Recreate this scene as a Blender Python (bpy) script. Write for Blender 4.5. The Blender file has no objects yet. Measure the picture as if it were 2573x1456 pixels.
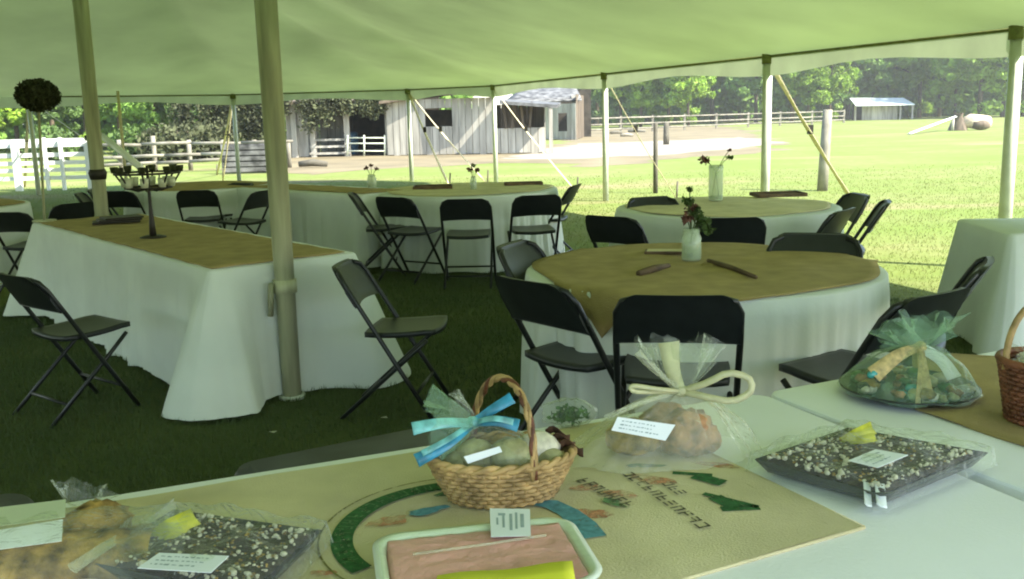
import bpy, math, random
import numpy as np
from mathutils import Vector, Matrix
random.seed(7); np.random.seed(7)
R=math.radians
SC=bpy.context.scene; C=SC.collection
# ---------------------------------------------------------------- camera, light, exposure
FPX,CAMH,PITCH,ROLL=2413.,1.5,R(10.3),R(-1.4)
fw=Vector((0,math.cos(PITCH),-math.sin(PITCH))); rt0=Vector((1,0,0)); up0=rt0.cross(fw)
rt=rt0*math.cos(ROLL)+up0*math.sin(ROLL); up=up0*math.cos(ROLL)-rt0*math.sin(ROLL)
cd=bpy.data.cameras.new('camera'); cam=bpy.data.objects.new('camera',cd); C.objects.link(cam)
cd.sensor_width=36; cd.lens=FPX/2573*36; cd.clip_start=.05; cd.clip_end=2000
M=Matrix((rt,up,-fw)).transposed().to_4x4(); M.translation=Vector((0,0,CAMH)); cam.matrix_world=M
SC.camera=cam
W=bpy.data.worlds.new("World"); SC.world=W; W.use_nodes=True
nt=W.node_tree; bgn=nt.nodes['Background']; sky=nt.nodes.new('ShaderNodeTexSky'); sky.sky_type='NISHITA'; sky.sun_disc=False
SUN_EL=R(44); sd=Vector((.86,-.50,0)).normalized()*math.cos(SUN_EL); sd.z=math.sin(SUN_EL)
sky.sun_elevation=SUN_EL; sky.sun_rotation=math.atan2(sd.x,sd.y)
nt.links.new(sky.outputs[0],bgn.inputs[0]); bgn.inputs[1].default_value=.15
sl=bpy.data.lights.new('sun','SUN'); so=bpy.data.objects.new('sun',sl); C.objects.link(so)
sl.energy=4.2; sl.angle=R(.6); sl.color=(1,.95,.86); so.rotation_euler=sd.to_track_quat('Z','Y').to_euler()
SC.view_settings.view_transform='Standard'; SC.view_settings.look='None'; SC.view_settings.gamma=1
SC.view_settings.exposure=2.0; SC.view_settings.use_curve_mapping=False
SC.cycles.filter_width=2.0
SC.cycles.transparent_max_bounces=16

def ray(x,y):
    return fw*FPX+rt*(x-1286.5)-up*(y-728)
def P(x,y,z):                      # where a sight line meets the level z
    v=ray(x,y); return Vector((0,0,CAMH))+v*((z-CAMH)/v.z)
def Q(x,y,d):                      # where a sight line is d metres ahead
    v=ray(x,y); return Vector((0,0,CAMH))+v*(d/v.y)

# ---------------------------------------------------------------- materials
def mat(name,col,rough=.6,var=.15,scale=8,bump=0,bscale=None,spec=.4,obj_var=0,alpha=1,trans=0,ior=1.45,metal=0,col2=None,stretch=None,transl=0,sheen=0):
    m=bpy.data.materials.new(name); m.use_nodes=True; n=m.node_tree.nodes; l=m.node_tree.links
    b=n['Principled BSDF']; b.inputs['Roughness'].default_value=rough; b.inputs['Specular IOR Level'].default_value=spec
    b.inputs['Metallic'].default_value=metal; b.inputs['IOR'].default_value=ior; b.inputs['Transmission Weight'].default_value=trans
    b.inputs['Alpha'].default_value=alpha
    if sheen: b.inputs['Sheen Weight'].default_value=sheen
    tc=n.new('ShaderNodeTexCoord'); mp=n.new('ShaderNodeMapping'); l.new(tc.outputs['Object'],mp.inputs[0])
    if stretch: mp.inputs['Scale'].default_value=stretch
    no=n.new('ShaderNodeTexNoise'); no.inputs['Scale'].default_value=scale; no.inputs['Detail'].default_value=6; l.new(mp.outputs[0],no.inputs[0])
    mix=n.new('ShaderNodeMix'); mix.data_type='RGBA'
    c=Vector(col); c2=Vector(col2) if col2 else c*(1-2*var)
    mix.inputs[6].default_value=(*(c*(1+var*.6) if not col2 else c),1); mix.inputs[7].default_value=(*c2,1)
    ramp=n.new('ShaderNodeMapRange'); ramp.inputs[1].default_value=.3; ramp.inputs[2].default_value=.7
    l.new(no.outputs[0],ramp.inputs[0]); l.new(ramp.outputs[0],mix.inputs[0])
    out=mix.outputs[2]
    if obj_var:
        oi=n.new('ShaderNodeObjectInfo'); mr=n.new('ShaderNodeMapRange'); mr.inputs[3].default_value=1-obj_var; mr.inputs[4].default_value=1+obj_var*.5
        l.new(oi.outputs['Random'],mr.inputs[0]); hv=n.new('ShaderNodeHueSaturation'); l.new(mr.outputs[0],hv.inputs['Value']); l.new(out,hv.inputs['Color']); out=hv.outputs[0]
    l.new(out,b.inputs['Base Color'])
    if bump:
        bn=n.new('ShaderNodeTexNoise'); bn.inputs['Scale'].default_value=bscale or scale*6; bn.inputs['Detail'].default_value=5; l.new(mp.outputs[0],bn.inputs[0])
        bm=n.new('ShaderNodeBump'); bm.inputs['Strength'].default_value=bump; bm.inputs['Distance'].default_value=.01
        l.new(bn.outputs[0],bm.inputs['Height']); l.new(bm.outputs[0],b.inputs['Normal'])
    if transl:
        tr=n.new('ShaderNodeBsdfTranslucent'); l.new(out,tr.inputs[0]); ms=n.new('ShaderNodeMixShader'); ms.inputs[0].default_value=transl
        l.new(b.outputs[0],ms.inputs[1]); l.new(tr.outputs[0],ms.inputs[2]); l.new(ms.outputs[0],n['Material Output'].inputs[0])
    return m
MT={}
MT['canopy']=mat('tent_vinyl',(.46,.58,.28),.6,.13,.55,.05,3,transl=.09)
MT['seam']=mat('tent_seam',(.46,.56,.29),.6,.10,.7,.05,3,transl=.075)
MT['webbing']=mat('tent_webbing',(.17,.19,.06),.8,.2,20)
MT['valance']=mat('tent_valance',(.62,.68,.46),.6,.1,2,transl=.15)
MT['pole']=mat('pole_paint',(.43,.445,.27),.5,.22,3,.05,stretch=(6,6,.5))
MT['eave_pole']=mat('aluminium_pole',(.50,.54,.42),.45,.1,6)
MT['strap']=mat('strap_webbing',(.62,.55,.33),.8,.15,30)
MT['cloth']=mat('white_cloth',(.70,.75,.68),.85,.05,3,.12,60,transl=.12)
MT['burlap']=mat('burlap',(.37,.285,.11),.95,.12,9,.6,190)
MT['sack']=mat('sack_burlap',(.60,.54,.31),.95,.10,6,.35,220)
MT['plastic_black']=mat('black_plastic',(.014,.017,.018),.38,.15,20,.05,200,spec=.5)
MT['steel_black']=mat('black_steel',(.012,.014,.014),.35,.1,20,spec=.5)
MT['table_white']=mat('white_table_plastic',(.80,.83,.81),.42,.035,3,.10,120)
MT['iron']=mat('dark_iron',(.02,.017,.012),.5,.2,30)
MT['barn_wood']=mat('weathered_wood',(.44,.415,.34),.9,.22,1.2,.4,12,obj_var=.22,stretch=(4,4,.5))
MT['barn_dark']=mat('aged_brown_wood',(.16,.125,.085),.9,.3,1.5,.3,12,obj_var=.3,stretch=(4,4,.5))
MT['roof_metal']=mat('galvanised_roof',(.17,.17,.16),.7,.45,3)
MT['pale_roof']=mat('pale_metal_roof',(.62,.68,.64),.5,.1,2)
MT['white_rail']=mat('white_fence_paint',(.78,.80,.74),.5,.06,3)
MT['rail_wood']=mat('grey_rail_wood',(.27,.25,.19),.9,.25,3,.2,obj_var=.25)
MT['post_dark']=mat('dark_post',(.12,.11,.08),.9,.25,3)
MT['trunk']=mat('bark',(.11,.085,.055),.95,.3,3,.5)
MT['dirt']=mat('dry_dirt',(.20,.165,.092),.95,.16,.5,.3,3)
MT['gravel']=mat('pale_gravel',(.29,.26,.20),.95,.10,1.0,.3,6)
MT['leafA']=mat('leaf_light',(.30,.47,.05),.55,.3,.5,obj_var=.25,transl=.35)
MT['leafB']=mat('leaf_mid',(.20,.35,.06),.6,.3,.5,obj_var=.3,transl=.3)
MT['leafC']=mat('leaf_dark',(.13,.22,.05),.6,.3,.5,obj_var=.3,transl=.25)
MT['vine']=mat('vine_leaf',(.11,.125,.055),.8,.4,2,obj_var=.2,transl=.2)
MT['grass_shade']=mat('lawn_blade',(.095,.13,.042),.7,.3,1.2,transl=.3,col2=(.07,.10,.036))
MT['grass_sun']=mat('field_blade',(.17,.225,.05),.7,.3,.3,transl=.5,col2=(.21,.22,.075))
MT['wicker']=mat('wicker',(.50,.33,.13),.55,.3,25,.3,120,obj_var=.2)
MT['wicker_dark']=mat('dark_wicker',(.21,.075,.035),.5,.3,25,.3,120,obj_var=.25)
def worn(name,col,lo=.40,hi=.52,sc=90):
    m=mat(name,col,.95,.25,60); n=m.node_tree.nodes; l=m.node_tree.links; b=n['Principled BSDF']; tc=n.new('ShaderNodeTexCoord'); no=n.new('ShaderNodeTexNoise'); no.inputs['Scale'].default_value=sc; no.inputs['Detail'].default_value=6; no.inputs['Roughness'].default_value=.7
    l.new(tc.outputs['Object'],no.inputs[0]); mr=n.new('ShaderNodeMapRange'); mr.inputs[1].default_value=lo; mr.inputs[2].default_value=hi; l.new(no.outputs[0],mr.inputs[0]); l.new(mr.outputs[0],b.inputs['Alpha']); return m
def film(name,col,a,streak,rough=.14):
    m=bpy.data.materials.new(name); m.use_nodes=True; n=m.node_tree.nodes; l=m.node_tree.links; b=n['Principled BSDF']
    b.inputs['Base Color'].default_value=(*col,1); b.inputs['Roughness'].default_value=rough; b.inputs['Specular IOR Level'].default_value=.9
    tc=n.new('ShaderNodeTexCoord'); no=n.new('ShaderNodeTexNoise'); no.inputs['Scale'].default_value=26; no.inputs['Detail'].default_value=4; no.inputs['Distortion'].default_value=1.5; l.new(tc.outputs['Object'],no.inputs[0])
    bm=n.new('ShaderNodeBump'); bm.inputs['Strength'].default_value=.9; bm.inputs['Distance'].default_value=.012; l.new(no.outputs[0],bm.inputs['Height']); l.new(bm.outputs[0],b.inputs['Normal'])
    lw=n.new('ShaderNodeLayerWeight'); lw.inputs[0].default_value=.35; l.new(bm.outputs[0],lw.inputs['Normal'])
    p=n.new('ShaderNodeMath'); p.operation='POWER'; l.new(lw.outputs['Facing'],p.inputs[0]); p.inputs[1].default_value=4
    k=n.new('ShaderNodeMath'); k.operation='MULTIPLY_ADD'; l.new(p.outputs[0],k.inputs[0]); k.inputs[1].default_value=streak; k.inputs[2].default_value=a; k.use_clamp=True
    tr=n.new('ShaderNodeBsdfTransparent'); tr.inputs[0].default_value=(.96,.98,.93,1); ms=n.new('ShaderNodeMixShader'); l.new(k.outputs[0],ms.inputs[0]); l.new(tr.outputs[0],ms.inputs[1]); l.new(b.outputs[0],ms.inputs[2]); l.new(ms.outputs[0],n['Material Output'].inputs[0])
    return m
MT['film']=film('cellophane',(.86,.90,.84),.07,.9)
MT['film_cream']=film('cream_film',(.84,.84,.64),.22,1.0)
MT['film_green']=film('iridescent_film',(.44,.70,.50),.16,.6)
MT['lid_film']=film('clear_lid_film',(.85,.8,.78),.01,.12)
MT['ribbon_blue']=mat('blue_ribbon',(.05,.33,.50),.3,.3,30,spec=.7)
MT['ribbon_aqua']=mat('aqua_ribbon',(.22,.60,.58),.3,.3,30,spec=.7)
MT['ribbon_cream']=mat('cream_ribbon',(.68,.66,.40),.5,.1,30,transl=.2)
MT['ribbon_yellow']=mat('yellow_ribbon',(.62,.60,.06),.5,.15,30)
MT['raffia']=mat('raffia',(.66,.50,.22),.7,.25,60,.3,stretch=(1,1,1))
MT['card']=mat('white_card',(.80,.84,.84),.6,.02,10)
MT['ink']=mat('grey_ink',(.34,.42,.42),.8,.1,30)
MT['chocolate']=mat('chocolate',(.045,.026,.024),.35,.4,30,.8,60)
MT['nut']=mat('pale_nut',(.66,.62,.46),.6,.2,60)
MT['bread']=mat('bread_crust',(.42,.27,.07),.75,.5,26,1.0,50)
MT['bread_red']=mat('ruddy_pastry',(.44,.23,.11),.55,.45,26,1.0,50)
MT['pear']=mat('yellow_fruit',(.47,.45,.22),.5,.3,20,.3)
MT['brown_leaf']=mat('brown_leaf',(.10,.05,.025),.7,.3,20,.3)
MT['pink']=mat('pink_icing',(.93,.44,.45),.35,.14,9,.9,26)
MT['pan']=mat('frosted_pan',(.74,.80,.66),.3,.04,5,transl=.1)
MT['yellow']=mat('yellow_card',(.85,.85,.06),.5,.05,6)
MT['black_tray']=mat('black_tray_plastic',(.03,.035,.03),.25,.1,10)
MT['green_bits']=mat('green_sprig',(.10,.22,.06),.5,.4,40)
MT['teal']=mat('teal_foil',(.05,.35,.33),.2,.2,30,spec=.9)
MT['print_green']=('green_print',(.035,.13,.035))
MT['print_brown']=('dark_print',(.12,.11,.06))
MT['print_blue']=('blue_print',(.11,.30,.34))
MT['print_orange']=('orange_print',(.58,.27,.13))
MT['print_olive']=('olive_print',(.20,.19,.05))
MT['print_pale']=('pale_print',(.13,.24,.10))
MT['glass']=mat('jar_glass',(.62,.75,.55),.06,.02,5,spec=.8,alpha=.36)
MT['water']=mat('vase_water',(.33,.42,.18),.1,.1,5,alpha=.55)
MT['petal']=mat('dried_petal',(.16,.07,.05),.7,.4,50)
MT['stem']=mat('green_stem',(.07,.12,.03),.6,.3,30)
MT['moss']=mat('topiary_moss',(.06,.07,.03),.9,.4,30,.8)
MT['wax']=mat('votive_glass',(.55,.58,.42),.3,.1,20)
MT['tray_wood']=mat('brown_wood_slab',(.14,.09,.045),.7,.3,10,.3)
MT['purple']=mat('grey_stuff',(.17,.15,.15),.7,.3,20)
MT['dark_in']=mat('dark_interior',(.05,.042,.03),.95,.3,3)  # one dark brown for inner walls, partition and floors
MT['blue_gate']=mat('blue_tractor_paint',(.03,.09,.14),.5,.2,6)
MT['log']=mat('bleached_log',(.62,.50,.34),.9,.25,3,.4)
MT['litter']=mat('pale_leaf_litter',(.55,.55,.42),.8,.1,30)

for k_,(lo_,hi_) in {'print_green':(.30,.42),'print_brown':(.36,.5),'print_blue':(.22,.42),'print_orange':(.36,.66),'print_olive':(.36,.5),'print_pale':(.34,.5)}.items():
    MT[k_]=worn(MT[k_][0],MT[k_][1],lo_,hi_,35 if 'orange' in k_ or 'blue' in k_ else 90)
# ground material: dark lawn, yellow-green field with worn patches, border painted by sun and shade
def ground_mat():
    m=bpy.data.materials.new('field_grass'); m.use_nodes=True; n=m.node_tree.nodes; l=m.node_tree.links
    b=n['Principled BSDF']; b.inputs['Roughness'].default_value=.95; b.inputs['Specular IOR Level'].default_value=.1
    g=n.new('ShaderNodeNewGeometry')
    def noise(s,d=5,st=(1,1,1)):
        mp=n.new('ShaderNodeMapping'); mp.inputs['Scale'].default_value=st; l.new(g.outputs['Position'],mp.inputs[0])
        x=n.new('ShaderNodeTexNoise'); x.inputs['Scale'].default_value=s; x.inputs['Detail'].default_value=d; l.new(mp.outputs[0],x.inputs[0]); return x.outputs[0]
    def rng(s,a,bb):
        r=n.new('ShaderNodeMapRange'); r.inputs[1].default_value=a; r.inputs[2].default_value=bb; l.new(s,r.inputs[0]); return r.outputs[0]
    def mx(f,a,bb):
        x=n.new('ShaderNodeMix'); x.data_type='RGBA'; l.new(f,x.inputs[0])
        for i,v in ((6,a),(7,bb)):
            if isinstance(v,tuple): x.inputs[i].default_value=(*v,1)
            else: l.new(v,x.inputs[i])
        return x.outputs[2]
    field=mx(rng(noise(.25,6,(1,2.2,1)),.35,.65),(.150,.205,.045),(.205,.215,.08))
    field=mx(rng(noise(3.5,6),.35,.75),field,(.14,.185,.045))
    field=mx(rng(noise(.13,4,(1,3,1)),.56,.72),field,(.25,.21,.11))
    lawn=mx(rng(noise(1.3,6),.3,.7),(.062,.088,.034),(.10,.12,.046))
    # border of dark turf and field colour paints shade and sunlit patches; edge irregular
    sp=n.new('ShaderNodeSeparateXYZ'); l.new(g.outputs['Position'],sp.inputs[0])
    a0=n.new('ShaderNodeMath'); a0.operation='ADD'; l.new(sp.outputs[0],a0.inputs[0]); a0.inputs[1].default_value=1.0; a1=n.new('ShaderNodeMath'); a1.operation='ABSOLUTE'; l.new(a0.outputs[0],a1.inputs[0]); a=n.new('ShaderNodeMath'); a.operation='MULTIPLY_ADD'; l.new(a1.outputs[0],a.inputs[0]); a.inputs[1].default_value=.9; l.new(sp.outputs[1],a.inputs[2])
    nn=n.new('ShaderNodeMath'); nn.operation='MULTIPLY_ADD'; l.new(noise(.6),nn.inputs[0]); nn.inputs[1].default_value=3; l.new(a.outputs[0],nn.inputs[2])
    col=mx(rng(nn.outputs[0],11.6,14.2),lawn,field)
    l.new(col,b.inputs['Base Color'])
    bm=n.new('ShaderNodeBump'); bm.inputs['Strength'].default_value=.5; bm.inputs['Distance'].default_value=.03; l.new(noise(25,6),bm.inputs['Height']); l.new(bm.outputs[0],b.inputs['Normal'])
    return m
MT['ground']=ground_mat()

# ---------------------------------------------------------------- mesh helpers
class MB:
    def __init__(s): s.v=[]; s.f=[]
    def add(s,vs,fs):
        o=len(s.v); s.v+= [tuple(v) for v in vs]; s.f+=[tuple(i+o for i in f) for f in fs]; return s
    def box(s,c,d,rz=0,mtx=None):
        x,y,z=[k/2 for k in d]; vs=[Vector((a*x,b*y,e*z)) for a in(-1,1) for b in(-1,1) for e in(-1,1)]
        m=Matrix.Rotation(rz,3,'Z') if mtx is None else mtx
        vs=[m@v+Vector(c) for v in vs]
        return s.add(vs,[(0,1,3,2),(4,6,7,5),(0,4,5,1),(2,3,7,6),(0,2,6,4),(1,5,7,3)])
    def tube(s,pts,r,n=8,cap=True,flat=1.0):
        pts=[Vector(p) for p in pts]; rs=r if isinstance(r,(list,tuple)) else [r]*len(pts); vs=[];fs=[]; side=None
        for i,p in enumerate(pts):
            t=(pts[min(i+1,len(pts)-1)]-pts[max(i-1,0)]).normalized()
            if side is None:
                side=t.cross(Vector((0,0,1)) if abs(t.z)<.9 else Vector((1,0,0))).normalized()
            else: side=(side-t*side.dot(t)).normalized()
            u=t.cross(side)
            for k in range(n):
                a=2*math.pi*k/n; vs.append(p+(side*math.cos(a)+u*math.sin(a)*flat)*rs[i])
        for i in range(len(pts)-1):
            for k in range(n): fs.append((i*n+k,i*n+(k+1)%n,(i+1)*n+(k+1)%n,(i+1)*n+k))
        if cap: fs.append(tuple(range(n-1,-1,-1))); fs.append(tuple((len(pts)-1)*n+k for k in range(n)))
        return s.add(vs,fs)
    def lathe(s,prof,c=(0,0,0),n=24,sx=1,sy=1,rz=0,wob=None):
        vs=[];fs=[]; cr,sr=math.cos(rz),math.sin(rz)
        for i,(r,z) in enumerate(prof):
            for k in range(n):
                a=2*math.pi*k/n; rr=r*(1+(wob(a,i) if wob else 0)); x,y=rr*math.cos(a)*sx,rr*math.sin(a)*sy
                vs.append((c[0]+x*cr-y*sr,c[1]+x*sr+y*cr,c[2]+z))
        for i in range(len(prof)-1):
            for k in range(n): fs.append((i*n+k,i*n+(k+1)%n,(i+1)*n+(k+1)%n,(i+1)*n+k))
        return s.add(vs,fs)
    def grid(s,fn,nu,nv,closed=False):
        vs=[fn(i/nu,j/nv) for j in range(nv+1) for i in range(nu+(0 if closed else 1))]; w=nu if closed else nu+1
        fs=[(j*w+i,j*w+(i+1)%w,(j+1)*w+(i+1)%w,(j+1)*w+i) for j in range(nv) for i in range(nu)]
        return s.add(vs,fs)
    def blob(s,c,r,n=8,m=5,jit=.12,rot=0):
        c=Vector(c); r=r if isinstance(r,(tuple,list)) else (r,r,r); vs=[];fs=[]
        cr,sr=math.cos(rot),math.sin(rot)
        for j in range(m+1):
            ph=math.pi*j/m
            for k in range(n):
                a=2*math.pi*k/n; q=1+(random.uniform(-jit,jit) if n<12 else jit*(math.sin(3*a+5*ph)+.8*math.sin(7*a-9*ph+c.x*40)+random.uniform(-.3,.3))*.8) if 0<j<m else 1
                x,y,z=r[0]*math.sin(ph)*math.cos(a)*q,r[1]*math.sin(ph)*math.sin(a)*q,r[2]*math.cos(ph)*q
                vs.append(c+Vector((x*cr-y*sr,x*sr+y*cr,z)))
        for j in range(m):
            for k in range(n): fs.append((j*n+k,(j+1)*n+k,(j+1)*n+(k+1)%n,j*n+(k+1)%n))
        return s.add(vs,fs)
    def build(s,name,m,parent=None,smooth=True,loc=None,solid=0,bevel=0):
        me=bpy.data.meshes.new(name); me.from_pydata(s.v,[],s.f); me.materials.append(MT[m]); me.validate(); me.update()
        if smooth: me.shade_smooth(); 
        o=bpy.data.objects.new(name,me); C.objects.link(o)
        if parent: o.parent=parent; 
        if loc is not None: o.location=loc
        if solid: q=o.modifiers.new('solidify','SOLIDIFY'); q.thickness=solid; q.offset=0
        if bevel: q=o.modifiers.new('bevel','BEVEL'); q.width=bevel; q.segments=2
        return o
def tag(o,label=None,cat=None,group=None,kind=None):
    for k,v in (('label',label),('category',cat),('group',group),('kind',kind)):
        if v: o[k]=v
    return o
def empty(name,loc=(0,0,0),rz=0,label=None,cat=None,group=None):
    o=bpy.data.objects.new(name,None); C.objects.link(o); o.location=loc; o.rotation_euler=(0,0,rz); o.empty_display_size=.1
    return tag(o,label,cat,group)
def kids(o): return [c for c in C.objects if c.parent==o]
def dup(root,loc,rz=0,scale=None,label=None,group=None):
    r=root.copy(); C.objects.link(r); r.location=loc; r.rotation_euler=(0,0,rz)
    if scale: r.scale=scale
    if label: r['label']=label
    if group: r['group']=group
    for ch in PROTO[root.name]:
        c=ch.copy(); C.objects.link(c); c.parent=r
    return r
PROTO={}

# ---------------------------------------------------------------- ground
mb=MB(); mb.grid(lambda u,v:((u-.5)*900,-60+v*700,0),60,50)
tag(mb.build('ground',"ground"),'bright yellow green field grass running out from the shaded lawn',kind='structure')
def sheet(name,pts,z,m,label):
    """soft irregular ground patch, its outline jittered"""
    out=[]; n=len(pts)
    for i in range(n):
        a,b=Vector(pts[i]),Vector(pts[(i+1)%n]); k=max(2,int((b-a).length/1.0))
        for j in range(k):
            p=a.lerp(b,j/k); q=.35+.012*p.y; out.append((p.x+random.uniform(-q,q),p.y+random.uniform(-q,q),z))
    me=MB(); me.add(out,[tuple(range(len(out)))]); o=me.build(name,m,smooth=False); tag(o,label,kind='structure'); return o
def g2(*pp): return [P(x,y,0).xy for x,y in pp]
sheet('dirt_yard',g2((700,432),(830,440),(960,425),(1130,418),(1300,410),(1420,412),(1520,422),(1700,398),(1930,385),(1960,352),(1860,320),(1700,316),(1480,328),(1380,368),(1240,385),(980,388),(700,396)),.004,'dirt','bare tan earth in front of the barn')
sheet('gravel_road',g2((1240,400),(1400,402),(1560,395),(1750,384),(1940,362),(1900,345),(1640,356),(1480,362),(1380,378)),.008,'gravel','pale gravel road leading past the barn')

# grass blades (mass)
def blades(name,n,xr,yr,h,w,m,keep,label,ydist=1.0):
    X=np.random.uniform(*xr,n*3); u=np.random.uniform(0,1,n*3)**ydist; Y=yr[0]+(yr[1]-yr[0])*u
    k=keep(X,Y); X=X[k][:n]; Y=Y[k][:n]; n=len(X)
    a=np.random.uniform(0,np.pi,n); hh=h*np.random.uniform(.5,1.3,n); ww=w*(.6+Y*.09)
    lx=np.random.normal(0,h*.35,n); ly=np.random.normal(0,h*.35,n)
    v=np.empty((n,3,3)); v[:,0]=np.stack([X-ww*np.cos(a),Y-ww*np.sin(a),np.zeros(n)],1); v[:,1]=np.stack([X+ww*np.cos(a),Y+ww*np.sin(a),np.zeros(n)],1)
    v[:,2]=np.stack([X+lx,Y+ly,hh],1)
    me=bpy.data.meshes.new(name); me.vertices.add(n*3); me.vertices.foreach_set('co',v.ravel()); me.loops.add(n*3); me.loops.foreach_set('vertex_index',np.arange(n*3))
    me.polygons.add(n); me.polygons.foreach_set('loop_start',np.arange(n)*3); me.polygons.foreach_set('loop_total',np.full(n,3)); me.update(); me.validate()
    me.materials.append(MT[m]); o=bpy.data.objects.new(name,me); C.objects.link(o); tag(o,label,kind='stuff'); return o
blades('lawn_grass',150000,(-7,5.5),(2.2,14),.035,.003,'grass_shade',lambda X,Y:(np.abs(X)<.6*Y+.5)&(np.abs(X+1)*.9+Y<11.0),'short dark lawn grass shaded by the tent',1.3)  # dark blades fill the zone painted as tent shade
blades('field_grass',60000,(-14,16),(7,26),.03,.003,'grass_sun',lambda X,Y:(np.abs(X)<.6*Y+.5)&(np.abs(X+1)*.9+Y>11.0)&(np.random.uniform(0,1,len(X))<np.clip((25-Y)/14,0,1)),'yellow green grass in a sunlit tone, under the tent edge and past it',1.4)  # field-coloured blades fill the painted sunlit patches and the ground beyond
mb=MB()
for (x,y) in ((597,1022),(686,1086),(890,1120),(1085,935),(965,1050)):
    p=P(x,y,.03); a=random.uniform(0,3)
    mb.add([p+Vector((math.cos(a+k*1.57)*.022,math.sin(a+k*1.57)*.014,.004*(k%2))) for k in range(4)],[(0,1,2,3)])
    tag(mb.build('fallen_petal','litter'),{597:'pale petal on the grass just below the white table corner',686:'pale petal lying alone on the dark lawn',890:'pale petal beside the dark chair back behind the near table',1085:'pale petal in the grass under the right hand folding chair',965:'pale petal on the lawn right of the pole foot'}[x],'petal',group='pale petals on the lawn'); mb=MB()

# ---------------------------------------------------------------- barn group
def planks(par,a,b,z0,z1,m,w=.24,skip=(),name='plank',jag=.05,hz=None):
    """vertical boards from a to b (xy), boards proud of each other; skip = (s0,s1,za,zb) openings"""
    a,b=Vector(a).to_3d(),Vector(b).to_3d(); L=(b-a).length; t=(b-a)/L; nrm=Vector((t.y,-t.x,0)); n=int(L/w); ang=math.atan2(t.y,t.x)
    for i in range(n):
        s=(i+.5)*L/n; top=z1 if not callable(z1) else z1(s/L); segs=[(z0,top)]
        for (s0,s1,za,zb) in skip:
            if s0<s<s1:
                segs=[(p,q) for (p,q) in ((z0,za),(zb,top)) if q-p>.05]
        for (p,q) in segs:
            c=a+t*s+nrm*random.uniform(0,.02); p2=p+(random.uniform(0,jag) if p==z0 else 0)
            mb=MB(); mb.box((c.x,c.y,(p2+q)/2),(L/n-.02,.03,q-p2),ang); mb.build(name,m,par,smooth=False)
barn=empty('barn',(0,0,0),label='weathered white board barn with a dark unglazed window and side shutter',cat='barn')
A=P(975,392,0); B=P(1240,388,0); Cc=P(1372,385,0); back=Vector((0,5.5,0))
zt=lambda x,y,p:Q(x,y,p.y).z
h0=zt(975,262,A); hb=zt(1240,245,B)
wl=(B-A).length
s_of=lambda x:(x-975)/(1240-975)*wl
planks(barn,A.xy,B.xy,0,hb,'barn_wood',.26,skip=[(s_of(1075),s_of(1140),zt(1100,318,A),zt(1100,272,A))])
planks(barn,B.xy,Cc.xy,0,zt(1300,322,B),'barn_wood',.26)
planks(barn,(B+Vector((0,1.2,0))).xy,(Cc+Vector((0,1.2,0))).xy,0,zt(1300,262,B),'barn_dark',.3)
planks(barn,(Cc+back).xy,Cc.xy,0,zt(1370,262,Cc),'barn_wood',.3)
mb=MB(); c=(A+B)/2
mb.box((Q(1108,270,A.y-.05).x,A.y-.06,zt(1100,270,A)),(1.25,.07,.09)); mb.build('window_lintel','barn_wood',barn,False)
sh=Q(1157,300,A.y-.1); mb=MB(); mb.box((sh.x,A.y-.10,zt(1157,295,A)),(.5,.04,.72)); mb.build('shutter','barn_wood',barn,False)
mb=MB(); mb.box((Q(1108,320,A.y).x,A.y-.05,zt(1108,320,A)-.02),(1.15,.08,.07)); mb.build('window_sill','barn_wood',barn,False)
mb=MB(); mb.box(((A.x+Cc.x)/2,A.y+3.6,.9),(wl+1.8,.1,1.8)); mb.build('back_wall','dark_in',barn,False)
# roofs
def slab(name,pts,th,m,par):
    vs=[Vector(p) for p in pts]+[Vector(p)-Vector((0,0,th)) for p in pts]; k=len(pts)
    mb=MB(); mb.add(vs,[tuple(range(k)),tuple(range(2*k-1,k-1,-1))]+[(i,i+k,(i+1)%k+k,(i+1)%k) for i in range(k)]); return mb.build(name,m,par,False)
zr=zt(1150,238,A)
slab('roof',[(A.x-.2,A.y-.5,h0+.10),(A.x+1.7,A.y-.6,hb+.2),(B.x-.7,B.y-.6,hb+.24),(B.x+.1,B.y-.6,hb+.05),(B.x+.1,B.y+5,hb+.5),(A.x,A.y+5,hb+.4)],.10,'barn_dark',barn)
e1=Q(1255,254,B.y-.9); e2=Q(1400,264,Cc.y-.9)
slab('porch_roof',[e1,e2,e2+Vector((.3,3,.12)),e1+Vector((0,3,.12))],.12,'roof_metal',barn)
mb=MB(); mb.box((e2.x-.25,e2.y+.1,e2.z/2),(.14,.14,e2.z)); mb.build('porch_post','barn_wood',barn,False)
for k in range(4):
    p=Q(1268+k*22,300,B.y-.1); mb=MB(); mb.box((p.x,p.y,zt(1300,290,B)),(.10,.05,1.0),0,Matrix.Rotation(.2*(k%2)-.1,3,'Y')); mb.build('hanging_board','barn_dark',barn,False)

gb=empty('grey_barn',label='tall grey barn end with curved roof edge behind the white board barn',cat='barn')
G1=P(1372,352,0); G2=P(1448,352,0); G3=P(1466,345,0); gz=lambda x,y:Q(x,y,G1.y).z
planks(gb,G1.xy,G2.xy,0,gz(1400,262),'barn_wood',.3,skip=[(1.15,1.5,gz(1400,330),gz(1400,285))])
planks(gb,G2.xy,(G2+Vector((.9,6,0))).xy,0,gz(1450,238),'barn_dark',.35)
mb=MB(); mb.box((G2.x,G1.y-.15,gz(1440,240)/2),(.28,.2,gz(1440,240))); mb.build('corner_post','barn_wood',gb,False)
mb=MB()
ra,rb=Q(1262,262,G1.y-.6),Q(1462,252,G1.y-.6)
def roofg(u,v):
    p=ra.lerp(rb,u); r=Q(1330,226,G1.y+4).lerp(Q(1440,220,G1.y+4),u); s=math.sin(v*math.pi/2); q=p.lerp(r,v); q.z=p.z+(r.z-p.z)*s; return q
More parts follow.
